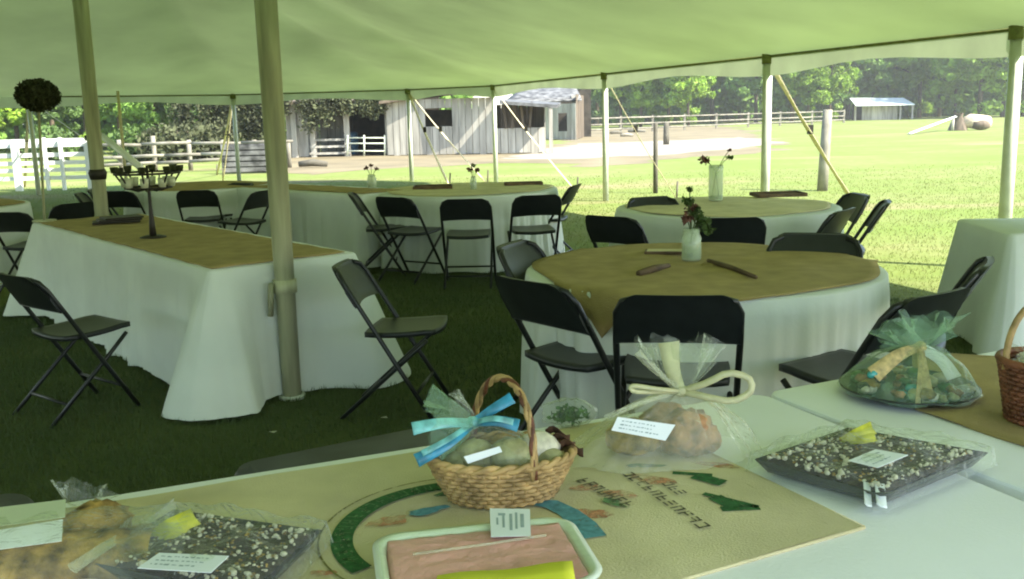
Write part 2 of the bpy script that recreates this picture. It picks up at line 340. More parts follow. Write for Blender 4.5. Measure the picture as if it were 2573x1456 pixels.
mb.grid(roofg,8,6); mb.build('roof','roof_metal',gb,solid=.1)
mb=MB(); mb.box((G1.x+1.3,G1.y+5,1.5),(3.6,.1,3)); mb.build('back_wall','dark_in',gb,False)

# open shed under vines
shed=empty('open_shed',label='low open fronted shed with a dark interior hung with grey vines',cat='shed')
S0=P(722,398,0); S1=P(868,396,0); S2=P(973,394,0); ys=39.5
S0,S1,S2=[Q(x,397,ys) for x in (722,868,973)]
zs=lambda y,x=850:Q(x,y,ys).z
def post(par,x,y0,y1,d,w,m='barn_wood',name='post'):
    p=Q(x,y0,d); q=Q(x,y1,d); mb=MB(); mb.box((p.x,d,max(0,q.z)/2+p.z/2 if q.z>0 else p.z/2),(w,w,p.z-max(0,q.z))); return mb.build(name,m,par,False)
for x in (735,782,868,972): post(shed,x,258,398,ys,.22)
planks(shed,(Q(728,397,ys+2.6).x,ys+2.6),(Q(866,397,ys+2.6).x,ys+2.6),0,zs(262),'barn_wood',.3)
planks(shed,(S0.x,ys+.1),(S0.x+.9,ys+.1),0,zs(262),'barn_wood',.3)
for k in range(3):
    p=Q(825,352+k*17,ys-.1); mb=MB(); mb.box((p.x,p.y,p.z),(1.5,.05,.09)); mb.build('rail','barn_wood',shed,False)
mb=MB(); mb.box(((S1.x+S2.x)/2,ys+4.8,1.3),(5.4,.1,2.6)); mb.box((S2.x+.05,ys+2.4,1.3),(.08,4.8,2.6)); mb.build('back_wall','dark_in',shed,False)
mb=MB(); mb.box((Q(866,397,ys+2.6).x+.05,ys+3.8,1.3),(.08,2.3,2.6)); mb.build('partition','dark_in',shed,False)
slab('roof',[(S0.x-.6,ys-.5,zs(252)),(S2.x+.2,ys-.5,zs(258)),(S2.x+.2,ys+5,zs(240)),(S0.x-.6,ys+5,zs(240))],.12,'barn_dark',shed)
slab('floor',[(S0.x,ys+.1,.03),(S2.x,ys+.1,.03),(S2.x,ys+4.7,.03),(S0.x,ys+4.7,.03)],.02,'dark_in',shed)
gate=empty('pipe_gate',label='thin metal pipe gate across the dark shed opening',cat='gate')
for y in (347,361,380):
    a,b=Q(872,y,ys-.35),Q(968,y,ys-.35); mb=MB(); mb.tube([a,b],.03,6); mb.build('rail','eave_pole',gate)
for x in (873,915,967):
    a,b=Q(x,340,ys-.35),Q(x,392,ys-.35); b.z=max(b.z,0.0); mb=MB(); mb.tube([a,b],.04,6); mb.build('upright','eave_pole',gate)
brl=empty('blue_barrel',Q(884,392,ys+1.2)*1,label='blue plastic barrel standing inside the dark shed',cat='barrel'); brl.location.z=.04
mb=MB(); mb.lathe([(0,0),(.28,0),(.3,.05),(.29,.3),(.31,.33),(.29,.6),(.3,.85),(.26,.9),(0,.9)],n=16); mb.build('body','blue_gate',brl)
mb=MB(); mb.lathe([(0,.905),(.2,.905),(.2,.93),(0,.93)],n=16); mb.build('lid','blue_gate',brl)

# leaf masses
def leafmesh(name,pts,size,m,parent=None,flat=.3):
    n=len(pts); a=np.random.normal(size=(n,3)); a/=np.linalg.norm(a,axis=1,keepdims=True); b=np.cross(a,np.random.normal(size=(n,3))); b/=np.linalg.norm(b,axis=1,keepdims=True)
    c=np.cross(a,b); s=size*np.random.uniform(.5,1.4,(n,1))
    v=np.empty((n,4,3)); v[:,0]=pts-b*s; v[:,1]=pts+c*s*.55; v[:,2]=pts+b*s; v[:,3]=pts-c*s*.55
    me=bpy.data.meshes.new(name); me.vertices.add(n*4); me.vertices.foreach_set('co',v.ravel()); me.loops.add(n*4); me.loops.foreach_set('vertex_index',np.arange(n*4))
    me.polygons.add(n); me.polygons.foreach_set('loop_start',np.arange(n)*4); me.polygons.foreach_set('loop_total',np.full(n,4)); me.update()
    me.materials.append(MT[m]); o=bpy.data.objects.new(name,me); C.objects.link(o); o.parent=parent; return o
def box_pts(n,x0,x1,y0,y1,z0,z1):
    return np.stack([np.random.uniform(x0,x1,n),np.random.uniform(y0,y1,n),np.random.uniform(z0,z1,n)],1)
vp=[]
for k in range(70):
    x=random.uniform(S0.x-4.2,S2.x+.1); zl=random.uniform(.25,1.0)+(1.5 if x<S0.x-.1 else 0)+(.35 if abs(x-Q(800,300,ys).x)<.7 else 0)
    zt_=zs(246)+random.uniform(-.1,.25); m_=int(160*zl)
    q=np.random.uniform(0,1,m_)**1.3
    vp.append(np.stack([x+np.random.normal(0,.16,m_),ys-.55+np.random.normal(0,.14,m_),zt_-zl*q],1))
vn=leafmesh('vine',np.concatenate(vp),.075,'vine'); tag(vn,'tangled grey brown vine hanging over the open shed roof','vine')

# ---------------------------------------------------------------- trees
def crown_pts(n,rx,rz,zc,clumps,low=0.0):
    out=[]
    for k in range(clumps):
        d=np.random.normal(size=3); d/=np.linalg.norm(d); rr=random.uniform(.45,1.0)
        c=np.array([d[0]*rx*rr,d[1]*rx*rr,zc+d[2]*rz*rr]); s=random.uniform(.14,.26)*rx
        m=n//clumps; q=np.random.normal(size=(m,3)); q/=np.linalg.norm(q,axis=1,keepdims=True); q*=(np.random.uniform(.5,1,(m,1))**.5)*s; q[:,2]*=.7
        out.append(c+q)
    p=np.concatenate(out); return p[p[:,2]>low]
def make_tree(name,h,rx,m,n=7000,clumps=60,leaf=.30,label='',cat='tree',low=.6):
    t=empty(name,label=label,cat=cat); mb=MB()
    mb.tube([(0,0,-.1),(.1,.05,h*.25),(-.1,.1,h*.55),(.05,0,h*.85)],[.32,.26,.17,.05],8)
    for k in range(6):
        a=k*1.05+random.random(); z=h*(.25+.08*k); mb.tube([(0,0,z),(math.cos(a)*rx*.35,math.sin(a)*rx*.35,z+h*.1),(math.cos(a)*rx*.75,math.sin(a)*rx*.75,z+h*.16)],[.12,.08,.02],5)
    tr=mb.build('trunk','trunk',t)
    cr=leafmesh('crown',crown_pts(n,rx,h*.47,h*.53,clumps,low),leaf,m,t)
    PROTO[t.name]=[tr,cr]; return t
protos=[make_tree('broadleaf_tree',17,5.2,'leafA',11000,90,.34,'x'),make_tree('shade_tree',19,5.5,'leafB',11000,80,.36,'x'),make_tree('conifer_tree',18,3.6,'leafC',9000,70,.30,'x')]
used=[False]*3
def put_tree(k,x,y,s,label,group):
    if not used[k]:
        used[k]=True; t=protos[k]; t.location=(x,y,0); t.rotation_euler=(0,0,random.uniform(0,6)); t.scale=(s,s,s); t['label']=label; t['group']=group; return
    dup(protos[k],(x,y,0),random.uniform(0,6),(s*random.uniform(.9,1.1),s,s*random.uniform(.85,1.1)),label,group)
gr='trees along the far edge of the field'
# (pixel x, distance, kind, scale)
TR=[(1500,112,2,.75),(1560,100,1,.62),(1610,96,0,.55),(1680,96,0,.62),(1730,92,0,.52),(1790,112,1,.95),(1860,116,2,.95),(1900,104,1,.75),(1990,108,1,.85),(2030,98,0,.50),
    (2085,100,0,.55),(2130,118,1,.9),(2190,120,1,1.0),(2250,124,2,1.0),(2310,119,0,.85),(2360,121,2,.8),(2400,108,0,.62),(2460,104,0,.85),(2520,108,1,.95),(2570,104,0,.8),(2620,108,1,1.0),(1450,104,1,.75),
    (1950,122,2,1.05),(2060,124,1,1.15),(2420,124,1,1.2),(1750,124,1,1.1),(2300,122,0,.55)]
kl={0:'light green broadleaf tree',1:'mid green spreading tree',2:'dark narrow tree'}
def where(x):
    for lim,s in ((1480,'just right of the grey barn'),(1540,'right of the barn beside the eave pole'),(1640,'behind the guy strap right of the barn'),(1700,'between the guy strap and the middle field'),(1770,'at the middle of the field edge'),(1880,'left of the thick eave pole'),(1960,'directly behind the thick eave pole'),(2070,'behind the leaning guy strap'),(2140,'just left of the metal roofed shelter'),(2230,'behind the metal roofed shelter'),(2330,'just right of the metal shelter'),(2440,'above the fallen log'),(2530,'beside the rightmost tent pole'),(9999,'at the far right of the field edge')):
        if x<lim: return s
for i,(x,d,k,s) in enumerate(TR):
    p=Q(x,290,d); rk='tall ' if s>.9 else ('low ' if s<.6 else '')
    row='in back ' if d>=118 else ('in front ' if d<=100 else '')
    put_tree(k,p.x,d,s,(rk+kl[k]+' '+row+where(x)).strip(),gr)
TL=[(-60,46,1,.45,'mid green tree behind the left end of the white fence'),(40,52,0,.42,'light green tree above the white fence under the moss ball'),(130,47,2,.40,'dark tree behind the white fence right of the moss ball'),(215,56,0,.50,'light green tree behind the far tent pole'),
    (300,50,1,.45,'mid green tree behind the grey rail fence at the pale strap'),(390,58,0,.55,'light green tree behind the middle of the rail fence'),(470,48,2,.36,'dark bushy tree over the rail fence near the candle stand'),(540,56,0,.50,'light green tree left of the vine shed'),(640,52,2,.45,'dark tree at the left corner of the vine shed'),(700,60,1,.55,'mid green tree behind the near tent pole')]
for (x,d,k,s,lab) in TL:
    p=Q(x,310,d); put_tree(k,p.x,d,s,lab,'trees behind the left fences')
# understory and back mass
up_=[]
for k in range(260):
    x=random.uniform(2,80); y=118+random.uniform(0,10)+x*.05; r=random.uniform(1.2,2.6); m_=150
    q=np.random.normal(size=(m_,3)); q/=np.linalg.norm(q,axis=1,keepdims=True); q*=r*np.random.uniform(.6,1,(m_,1)); up_.append(q+np.array([x,y,random.uniform(0,3.5)]))
for k in range(420):
    x=random.uniform(0,105); y=140+random.uniform(0,14); r=random.uniform(2,4); m_=110
    q=np.random.normal(size=(m_,3)); q/=np.linalg.norm(q,axis=1,keepdims=True); q*=r*np.random.uniform(.6,1,(m_,1)); up_.append(q+np.array([x,y,random.uniform(0,20)]))
a=np.concatenate(up_); a=a[a[:,2]>0]; tag(leafmesh('woods',a,.62,'leafB'),'dense green woods closing off the far field',kind='stuff')
up_=[]
for k in range(300):
    x=random.uniform(-42,-3); y=60+random.uniform(0,10); r=random.uniform(1,2.2); m_=110
    q=np.random.normal(size=(m_,3)); q/=np.linalg.norm(q,axis=1,keepdims=True); q*=r*np.random.uniform(.6,1,(m_,1)); up_.append(q+np.array([x,y,random.uniform(0,6)]))
a=np.concatenate(up_); a=a[a[:,2]>0]; tag(leafmesh('undergrowth',a,.30,'leafB'),'dark green undergrowth behind the left fences',kind='stuff')
for (x,y,rx,lab) in ((350,39.0,1.6,'dark leafy shrub by the rail fence left of the candle stand'),(440,38.0,1.9,'brown green shrub behind the rail fence above the candle stand'),(520,38.5,1.8,'tangled shrub behind the rail fence right of the candle stand'),(610,40,1.7,'dark shrub at the left side of the vine shed'),(120,42,1.5,'dark shrub behind the white fence')):
    p=Q(x,330,y); m_=2600; q=np.random.normal(size=(m_,3)); q/=np.linalg.norm(q,axis=1,keepdims=True); q*=np.random.uniform(.35,1,(m_,1))*np.array([rx*.8,rx*.8,.85]); q[:,2]+=.7
    q=q[q[:,2]>0]; t=empty('shrub',(p.x,y,0),label=lab,cat='shrub',group='shrubs along the left fences'); leafmesh('foliage',q,.11,'vine' if x in(440,520) else 'leafC',t)
    mb=MB()
    for k in range(5): mb.tube([(0,0,0),(math.cos(k*1.3)*.5,math.sin(k*1.3)*.5,1.2)],[.05,.02],5)
    mb.build('stem','trunk',t)

# ---------------------------------------------------------------- fences
wf=empty('white_rail_fence',label='white painted board fence with wide top rail at the left',cat='fence')
d=23.; xa,xb=Q(-40,400,d).x,Q(226,400,d).x
for (y,hh) in ((360,.20),(390,.10),(410,.09),(428,.09),(448,.09)):
    z=Q(110,y,d).z; mb=MB(); mb.box(((xa+xb)/2,d,max(z,.1)),(xb-xa,.04,hh)); mb.build('rail','white_rail',wf,False)
for x,w in ((44,.15),(118,.06),(158,.06),(224,.10)):
    zt2=Q(x,346 if w<.1 else 353,d).z; mb=MB(); mb.box((Q(x,400,d).x,d-.07,zt2/2),(w,.09,zt2)); mb.build('post','white_rail',wf,False)
wd=empty('rail_fence',label='weathered grey split rail fence between the white fence and the shed',cat='fence')
d=31.
for (y0,y1,xx0,xx1) in ((365,357,235,735),(398,384,235,600),(418,402,235,560)):
    a,b=Q(xx0,y0,d),Q(xx1,y1,d-1); n=4
    for k in range(n):
        p,q=a.lerp(b,k/n),a.lerp(b,(k+1)/n); q.z+=random.uniform(-.03,.03); mb=MB(); mb.tube([p,(p+q)/2,q],[.055,.065,.05],6); mb.build('rail','rail_wood',wd)
for x in (238,300,386,475,560,640,725):
    zt2=Q(x,342 if x==386 else 352,d).z; mb=MB(); mb.tube([(Q(x,400,d).x,d+.1,0),(Q(x,400,d).x,d+.1,zt2)],.075,7); mb.build('post','rail_wood',wd)
pl=empty('stacked_metal_panel',label='light grey ribbed metal panel leaning behind the tent pole near the fence',cat='metal panel')
p=Q(618,405,28.); 
for k in range(5):
    mb=MB(); mb.box((p.x+.1,28.2,.12+k*.16),(1.7,.05,.12)); mb.build('rib','roof_metal',pl,False)
mb=MB(); mb.box((p.x+.1,28.26,.44),(1.75,.03,.84)); mb.build('sheet','roof_metal',pl,False)
ff=empty('field_fence',label='low weathered rail fence crossing the far field toward the shelter',cat='fence')
pts=[(1478,305,330,70),(1560,305,328,72),(1640,303,326,74),(1720,303,324,76),(1800,300,320,79),(1880,298,318,82),(1960,296,315,85),(2040,294,312,88),(2120,290,308,92)]
prev=None
for (x,y0,y1,d) in pts:
    z=1.25; xx=Q(x,y1,d).x; mb=MB(); mb.box((xx,d,z/2),(.16,.16,z)); mb.build('post','rail_wood',ff,False)
    if prev:
        for zz in (1.1,.65,.3):
            mb=MB(); mb.tube([(prev[0],prev[1]-.1,zz),(xx,d-.1,zz)],.06,5); mb.build('rail','rail_wood',ff)
    prev=(xx,d)
# posts standing alone
def lone(x,yb,yt,w,m,label,tilt=0):
    p=P(x,yb,0); z=Q(x,yt,p.y).z; mb=MB(); mb.tube([(0,0,0),(tilt*.5,0,z*.5),(tilt,0,z)],[w,w*.95,w*.85],8)
    t=mb.build('fence_post',m,loc=(p.x,p.y,0)); tag(t,label,'post')
lone(1647,486,310,.045,'post_dark','thin dark fence post standing in the sunny field right of the eave pole')
lone(2066,480,276,.10,'rail_wood','thick weathered wooden post in the field by the leaning guy strap',.05)
lone(1674,364,308,.14,'post_dark','short stout brown post at the edge of the dirt yard')
# shelter with metal roof
fs=empty('field_shelter',label='small animal shelter with pale metal roof at the far field edge',cat='shelter')
d=106.; a=Q(2165,294,d); b=Q(2280,292,d); zr=Q(2210,247,d).z; ze=Q(2210,264,d).z
planks(fs,(a.x,d),(a.x+(b.x-a.x)*.78,d),0,ze,'barn_wood',.55,jag=.02)
for x in (a.x-.9,b.x+.3,a.x+(b.x-a.x)*.8): mb=MB(); mb.box((x,d-.5,ze/2),(.18,.18,ze)); mb.build('post','barn_wood',fs,False)
r0=Q(2150,265,d-1.4); r1=Q(2298,262,d-1.4); r2=Q(2270,246,d+3); r3=Q(2135,247,d+3)
slab('roof',[r0,r1,r2,r3],.1,'pale_roof',fs)
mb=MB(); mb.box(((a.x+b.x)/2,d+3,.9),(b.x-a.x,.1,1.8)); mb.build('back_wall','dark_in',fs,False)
# fallen log and pole in the field
d=56.; lg=empty('fallen_log',label='bleached tan fallen tree log with a broken dark end lying in the field',cat='log')
a,b=Q(2418,318,d),Q(2485,318,d); a.z=b.z=.42
mb=MB(); mb.tube([a,a.lerp(b,.3)+Vector((0,0,.1)),a.lerp(b,.7),b],[.28,.42,.45,.36],10); mb.build('trunk','log',lg)
mb=MB(); c=Q(2464,334,d-.3); mb.blob((c.x,c.y,.3),(.55,.35,.3),9,6); mb.build('broken_end','barn_dark',lg)
mb=MB(); c=Q(2408,322,d); mb.lathe([(.55,0),(.42,.4),(.2,.8),(.28,1.0)],(c.x,d,0),8,wob=lambda a,i:.15*math.sin(a*3)); mb.build('root_end','barn_dark',lg)
wp=empty('white_board',label='long pale board propped on the grass beside the fallen log',cat='board')
a,b=Q(2285,337,50),Q(2402,303,56); a.z=.06; b.z=.8; mb=MB(); mb.tube([a,b],.12,4,flat=.5); mb.build('board','white_rail',wp)
mb=MB(); mb.tube([(b.x-.4,b.y-.5,0),(b.x-.4,b.y-.5,.66)],.08,6); mb.build('prop','barn_wood',wp)
for (x,y,l,a,lab) in ((1548,338,1.0,.6,'dark short log left of the pale brush pile'),(1600,334,1.3,-.4,'pale stick of timber on the dirt beside the yard'),(1575,345,.8,.2,'small grey timber lying nearest the gravel road'),(787,422,.9,0,'dark flat stone on the dirt before the shed')):
    p=P(x,y,0); mb=MB(); v=Vector((math.cos(a)*l/2,math.sin(a)*l/2,0)); mb.tube([-v+Vector((0,0,.12)),Vector((0,0,.16)),v+Vector((0,0,.1))],[.09,.12,.08],7); t=mb.build('timber_piece','post_dark' if x in(1548,787) else 'rail_wood',loc=p); tag(t,lab,'timber','timber scraps lying about the yard')

# ---------------------------------------------------------------- tent
EZ=2.15
EP=[P(x,y,EZ) for x,y in ((70,243),(585,238),(1025,225),(1240,215),(1520,185),(1930,140),(2558,70))]
ring=[(EP[0],0),(EP[1],0),(EP[2],.0),(EP[3],.05),(EP[4],.2),(EP[5],.4),(EP[6],.55),(Vector((5.6,5.4,EZ)),.7),(Vector((5.8,3.4,EZ)),.85),(Vector((3.1,.95,EZ)),1),(Vector((.6,-.2,EZ)),1),(Vector((-3,-1.3,EZ)),1),(Vector((-9,-3.6,EZ)),.8),(Vector((-12.5,2,EZ)),.6),(Vector((-14,9,EZ)),.35),(Vector((-14.5,16,EZ)),.1),(Vector((-14,21,EZ)),0)]  # unseen eave around the camera pulled inward to brighten the bake tables
P2=Q(735,1000,P(735,1000,0).y); P1=Q(258,560,8.6)
ridge=[Vector((-5.3,14.0,4.5)),Vector((P1.x,P1.y,4.5)),Vector((P2.x,P2.y,4.5)),Vector((.6,2.2,4.5))]
def ridge_at(t):
    t=min(max(t,0),.9999)*3; i=int(t); return ridge[i].lerp(ridge[i+1],t-i)
tent=empty('marquee_tent',(0,0,0),label='large white pole tent seen from under its green lit canopy',cat='tent')
per=[]; n=len(ring); SUB=8
for i in range(n):
    (a,ta),(b,tb)=ring[i],ring[(i+1)%n]
    for k in range(SUB):
        s=k/SUB; per.append((a.lerp(b,s),ta+(tb-ta)*s,s))
mb=MB()
def can(u,v):
    p,t,s=per[int(round(u*len(per)))%len(per)]; r=ridge_at(t); q=p.lerp(r,v); q.z=EZ+(r.z-EZ)*(.82*v+.18*v*v); q.z-=.10*math.sin(math.pi*min(1,s))*v*(1-v)*3
    return q
mb.grid(can,len(per),14,closed=True); mb.build('canopy','canopy',tent)
mb=MB(); mb2=MB()
def drop(s): return .15+.10*abs(math.cos(math.pi*s))**2
def val(u,v):
    p,t,s=per[int(round(u*len(per)))%len(per)]; return (p.x,p.y,EZ-.002-v*drop(s))
mb.grid(val,len(per),2,closed=True); mb.build('valance','valance',tent)
for i in range(n):
    a,b=ring[i][0],ring[(i+1)%n][0]
    if i<6: m_=MB(); m_.tube([a+Vector((0,0,-.01)),b+Vector((0,0,-.01))],.018,6); m_.build('eave_webbing','webbing',tent)
for i,p in enumerate(EP+[ring[7][0],ring[8][0]]):
    m_=MB(); r_=.050 if i<5 else .058; m_.tube([(p.x,p.y,0),(p.x,p.y,EZ-.03)],r_,12); m_.build('eave_pole','eave_pole',tent)
    m_=MB(); m_.tube([(p.x,p.y,EZ-.10),(p.x,p.y,EZ+.02)],.075,10); m_.build('pole_cap','webbing',tent)
for k,p in enumerate((P2,P1)):
    m_=MB(); r_=.056 if k==0 else .062; m_.tube([(p.x,p.y,0),(p.x,p.y,2.2),(p.x,p.y,4.5)],[r_*.9,r_*1.05,r_*1.1],20); m_.build('centre_pole','pole',tent)
m_=MB(); z=Q(700,735,P2.y).z; m_.tube([(P2.x,P2.y,z+.07),(P2.x,P2.y,z)],.064,16); m_.tube([(P2.x-.06,P2.y-.06,z+.06),(P2.x-.075,P2.y-.05,z-.12)],.016,6); m_.build('pole_clamp','pole',tent)
m_=MB(); m_.lathe([(.0,.02),(.072,.02),(.072,0),(0,0)],(P2.x,P2.y,0.0),16); m_.build('pole_foot','eave_pole',tent)
z=Q(250,440,P1.y).z; m_=MB(); m_.tube([(P1.x,P1.y,z+.05),(P1.x,P1.y,z+.02),(P1.x,P1.y,z-.04)],[.066,.08,.068],14); m_.build('rope_knot','iron',tent)
def strap(i,x,y,w=.035,mid=None,m='strap',z0=EZ-.05):
    a=EP[i].copy(); a.z=z0; b=P(x,y,0); v=(b-a); side=v.cross(Vector((0,0,1))).normalized()*w/2
    # flat webbing
    m_=MB(); nn=10
    for k in range(nn+1):
        q=a+v*(k/nn); q.z-=.05*math.sin(math.pi*k/nn); th=side*(1+.25*math.sin(k*1.7)); m_.v+= [tuple(q-th),tuple(q+th)]
        if k: o=2*k; m_.f.append((o-2,o-1,o+1,o))
    m_.build('guy_strap',m,tent,solid=.006)
    m_=MB(); c=a.lerp(b,.42); m_.box(c,(.07,.05,.12)); m_.build('ratchet','iron',tent,False)
    m_=MB(); m_.tube([(b.x,b.y,0),(b.x+.02,b.y+.02,.30)],.018,6); m_.build('stake','post_dark',tent)
strap(2,1225,462,.05); strap(2,1130,470,.05); strap(3,1450,485,.03); strap(4,1700,500,.05); strap(5,2165,540,.06); strap(1,545,440,.05); strap(1,560,455,.04); strap(0,62,470,.06)
strap(0,400,470,.05,m='white_rail')
# pale pole section outside left of the knot pole
m_=MB(); a,b=Q(256,342,14.),Q(352,420,12.5); m_.tube([a,b],.045,8); m_.build('guy_bar','white_rail',tent)
a=Q(300,276,21.5); m_=MB(); m_.tube([(a.x,a.y,0),(a.x,a.y,a.z+.4)],.035,8); m_.build('eave_pole','strap',tent)

# ---------------------------------------------------------------- cloth covered tables
def edge_fold(s,seed,amp): 
    g=lambda x:1-2*abs(math.sin(x/2))**.7
    m=.55+.45*math.sin(s*2.3+seed*1.7)
    return amp*m*(g(s*10+seed)+.7*g(s*21+seed*2.1+math.sin(s*3))+.4*math.sin(s*47+seed*.7))/1.5
def round_table(cx,cy,Rr,label,seed=0,h=.745,name='round_table',group='round tables under white cloths',n=300,flare=.10):
    t=empty(name,(cx,cy,0),label=label,cat='table',group=group)
    rows=[(0,h,0),(.35,h,0),(.7,h,0),(.95,h,0),(1.0,h-.003,0),(1.012,h-.012,0)]+[(1.02,h-.02-(h-.035)*k/12,k/12) for k in range(1,13)]
    mb=MB()
    def f(u,v):
        i=int(round(v*(len(rows)-1))); rr,z,t_=rows[i]; a=2*math.pi*u
        w=edge_fold(a*1.6,seed,.062)*t_**.8; r=Rr*rr+(flare*t_)+w; 
        if t_==1: z=.02+.012*math.sin(a*9+seed)
        return (r*math.cos(a),r*math.sin(a),z)
    mb.grid(f,n,len(rows)-1,closed=True); mb.build('tablecloth','cloth',t)
    return t
def rect_table(c0,dx,dy,L,Wd,label,seed=0,h=.745,name='long_table',group='long tables under white cloths',flare=.05,corner=.16,drop_to=.02):
    """c0 near corner, dx unit vector along length, dy unit vector across"""
    c=c0+dx*L/2+dy*Wd/2; ang=math.atan2(dx.y,dx.x); t=empty(name,(c.x,c.y,0),ang,label=label,cat='table',group=group)
    r=.03; seg=[]; hx,hy=L/2,Wd/2
    def line(a,b,nrm,k):
        for i in range(k):
            s=i/k; p=(a[0]+(b[0]-a[0])*s,a[1]+(b[1]-a[1])*s); ln=math.hypot(b[0]-a[0],b[1]-a[1]); dd=min(s,1-s)*ln; seg.append((p,nrm,dd))
    def arc(cx,cy,a0,k):
        for i in range(k):
            a=a0+math.pi/2*i/k; seg.append(((cx+r*math.cos(a),cy+r*math.sin(a)),(math.cos(a),math.sin(a)),0))
    kL,kW=int(L/.03),int(Wd/.03)
    line((-hx+r,-hy),(hx-r,-hy),(0,-1),kL); arc(hx-r,-hy+r,-math.pi/2,12); line((hx,-hy+r),(hx,hy-r),(1,0),kW); arc(hx-r,hy-r,0,12)
    line((hx-r,hy),(-hx+r,hy),(0,1),kL); arc(-hx+r,hy-r,math.pi/2,12); line((-hx,hy-r),(-hx,-hy+r),(-1,0),kW); arc(-hx+r,-hy+r,math.pi,12)
    N=len(seg); rows=[(-1,h,0),(-.5,h,0),(0,h-.001,0),(.012,h-.012,0)]+[(.014,h-.02-(h-.02-drop_to)*k/12,k/12) for k in range(1,13)]
    mb=MB()
    def f(u,v):
        i=int(round(v*(len(rows)-1))); o,z,t_=rows[i]; (p,nr,dd)=seg[int(round(u*N))%N]
        if o<0:
            q=(p[0]*(1+o*1.0) if o==-1 else p[0]*.6,p[1]*(1+o) if o==-1 else p[1]*.6); return (q[0],q[1],z)
        cf=math.exp(-(dd/.16)**2); s=u*N*.03
        off=o+t_*(flare+corner*cf)+edge_fold(s*1.5,seed,.045)*t_**.8*(1-.6*cf)
        if t_==1: z=drop_to+.012*math.sin(s*5)
        return (p[0]+nr[0]*off,p[1]+nr[1]*off,z)
    mb.grid(f,N,len(rows)-1,closed=True); mb.build('tablecloth','cloth',t); return t
def drape(name,poly,z,m,label,cat,hang=None,thick=.004,res=18):
    """a flat cloth quad (4 corners), gently wrinkled"""
    a,b,c,d=[Vector((p[0],p[1],0)) for p in poly]; mb=MB()
    def f(u,v):
        p=a.lerp(b,u).lerp(d.lerp(c,u),v); zz=z+.004+.0022*math.sin(p.x*17+p.y*9)+.002*math.sin(p.y*23-p.x*6)
        if hang: 
            cx,cy,r=hang; rr=math.hypot(p.x-cx,p.y-cy)
            if rr>r:
                dd=rr-r; k=(r+.02+.04*min(1,dd/.25))/rr; p=Vector((cx+(p.x-cx)*k,cy+(p.y-cy)*k,0)); zz=z-dd+.01
        return (p.x,p.y,zz)
    mb.grid(f,res,res); o=mb.build(name,m,solid=thick); return tag(o,label,cat)

A0=P(530,680,.745); AR=P(900,652,.745); AF=P(85,560,.745)
dE=(AF-A0).normalized(); pE=Vector((-dE.y,dE.x,0)); pE=-pE if pE.dot(AR-A0)<0 else pE
dE2=(dE*1.0+Vector((0,0,0))); 
# rotate the table slightly so that both visible edges agree
rect_table(A0,dE,pE,3.58,.86,'long white clothed table with candle stand and burlap runner behind the near pole',1.3,corner=.24)
o1=A0+dE*.02+pE*.015; o2=A0+dE*3.5+pE*.015; o3=A0+dE*3.5+pE*.80; o4=A0+dE*.02+pE*.80
drape('burlap_runner',[o1,o2,o3,o4],.748,'burlap','golden brown burlap runner spread over the long table with the candle stand','runner',res=40)

def burlap_disc(cx,cy,rad,Rt,corner_a,ext,m,label,z=.748):
    mb=MB()
    def f(u,v):
        a=2*math.pi*u; da=(a-corner_a+math.pi)%(2*math.pi)-math.pi; rr=(rad*(1+.03*math.sin(a*3+1)+.02*math.sin(a*7))+ext*math.exp(-abs(da)/.16))*v; zz=z+.004+.0022*math.sin(rr*19+a*3)+.002*math.sin(a*5+rr*9)
        if rr>Rt: d_=rr-Rt; zz=z-d_+.008; rr=Rt+.018+.03*min(1,d_/.2)
        return (cx+rr*math.cos(a),cy+rr*math.sin(a),zz)
    mb.grid(f,90,18,closed=True); return tag(mb.build('burlap_overlay',m,solid=.004),label,'table cover')
CA=Vector((.93,4.66,0)); RA=.85
round_table(CA.x,CA.y,RA,'nearest round table with rumpled burlap and jar of flowers',.4,flare=.02)
burlap_disc(CA.x,CA.y,.835,RA+.006,R(-128),.20,'burlap','rumpled burlap with one hanging corner on the nearest round table')
CB=Vector((1.72,7.62,0)); round_table(CB.x,CB.y,.86,'round table with tall glass cylinder vase at the right behind the nearest one',2.2,flare=.07)
burlap_disc(CB.x,CB.y,.80,.80+.05,1.0,0,'sack','pale burlap on the round table with the tall glass vase')
CCn=Vector((-.44,10.1,0)); round_table(CCn.x,CCn.y,.93,'round table in the middle distance with a single small flower vase',3.7,flare=.06)
burlap_disc(CCn.x,CCn.y,.88,.88+.05,1.0,0,'sack','pale burlap on the middle distance round table')
c0=P(905,492,.745); c1=P(705,480,.745); dC=(c1-c0).normalized(); pC=Vector((-dC.y,dC.x,0)); pC=pC if pC.y>0 else -pC
rect_table(c0,dC,pC,2.44,.80,'long white clothed table right of the near tent pole in the middle distance',5.1,flare=.03,corner=.1)
drape('burlap_runner',[c0+dC*.1+pC*.12,c0+dC*2.3+pC*.12,c0+dC*2.3+pC*.66,c0+dC*.1+pC*.66],.748,'burlap','burlap runner on the long table right of the near tent pole','runner')
CD=Vector((-3.75,11.7,0)); round_table(CD.x,CD.y,.84,'round table behind the candle stand near the left fence',6.6,flare=.08)
burlap_disc(CD.x,CD.y,.78,.78+.05,1.0,0,'burlap','burlap on the round table behind the candle stand')
CF=Vector((-5.75,9.5,0)); round_table(CF.x,CF.y,.90,'round table cut off by the left edge of the view',7.9,flare=.06)
burlap_disc(CF.x,CF.y,.84,.84+.05,1.0,0,'burlap','burlap on the round table at the left edge')
gG=P(2542,588,.745); dG=Vector((math.cos(R(-4)),math.sin(R(-4)),0)); pG=Vector((-dG.y,dG.x,0))
rect_table(gG,dG,pG,1.83,.80,'white clothed table cut off by the right edge behind the dark chairs',9.1,flare=.05,corner=.10)

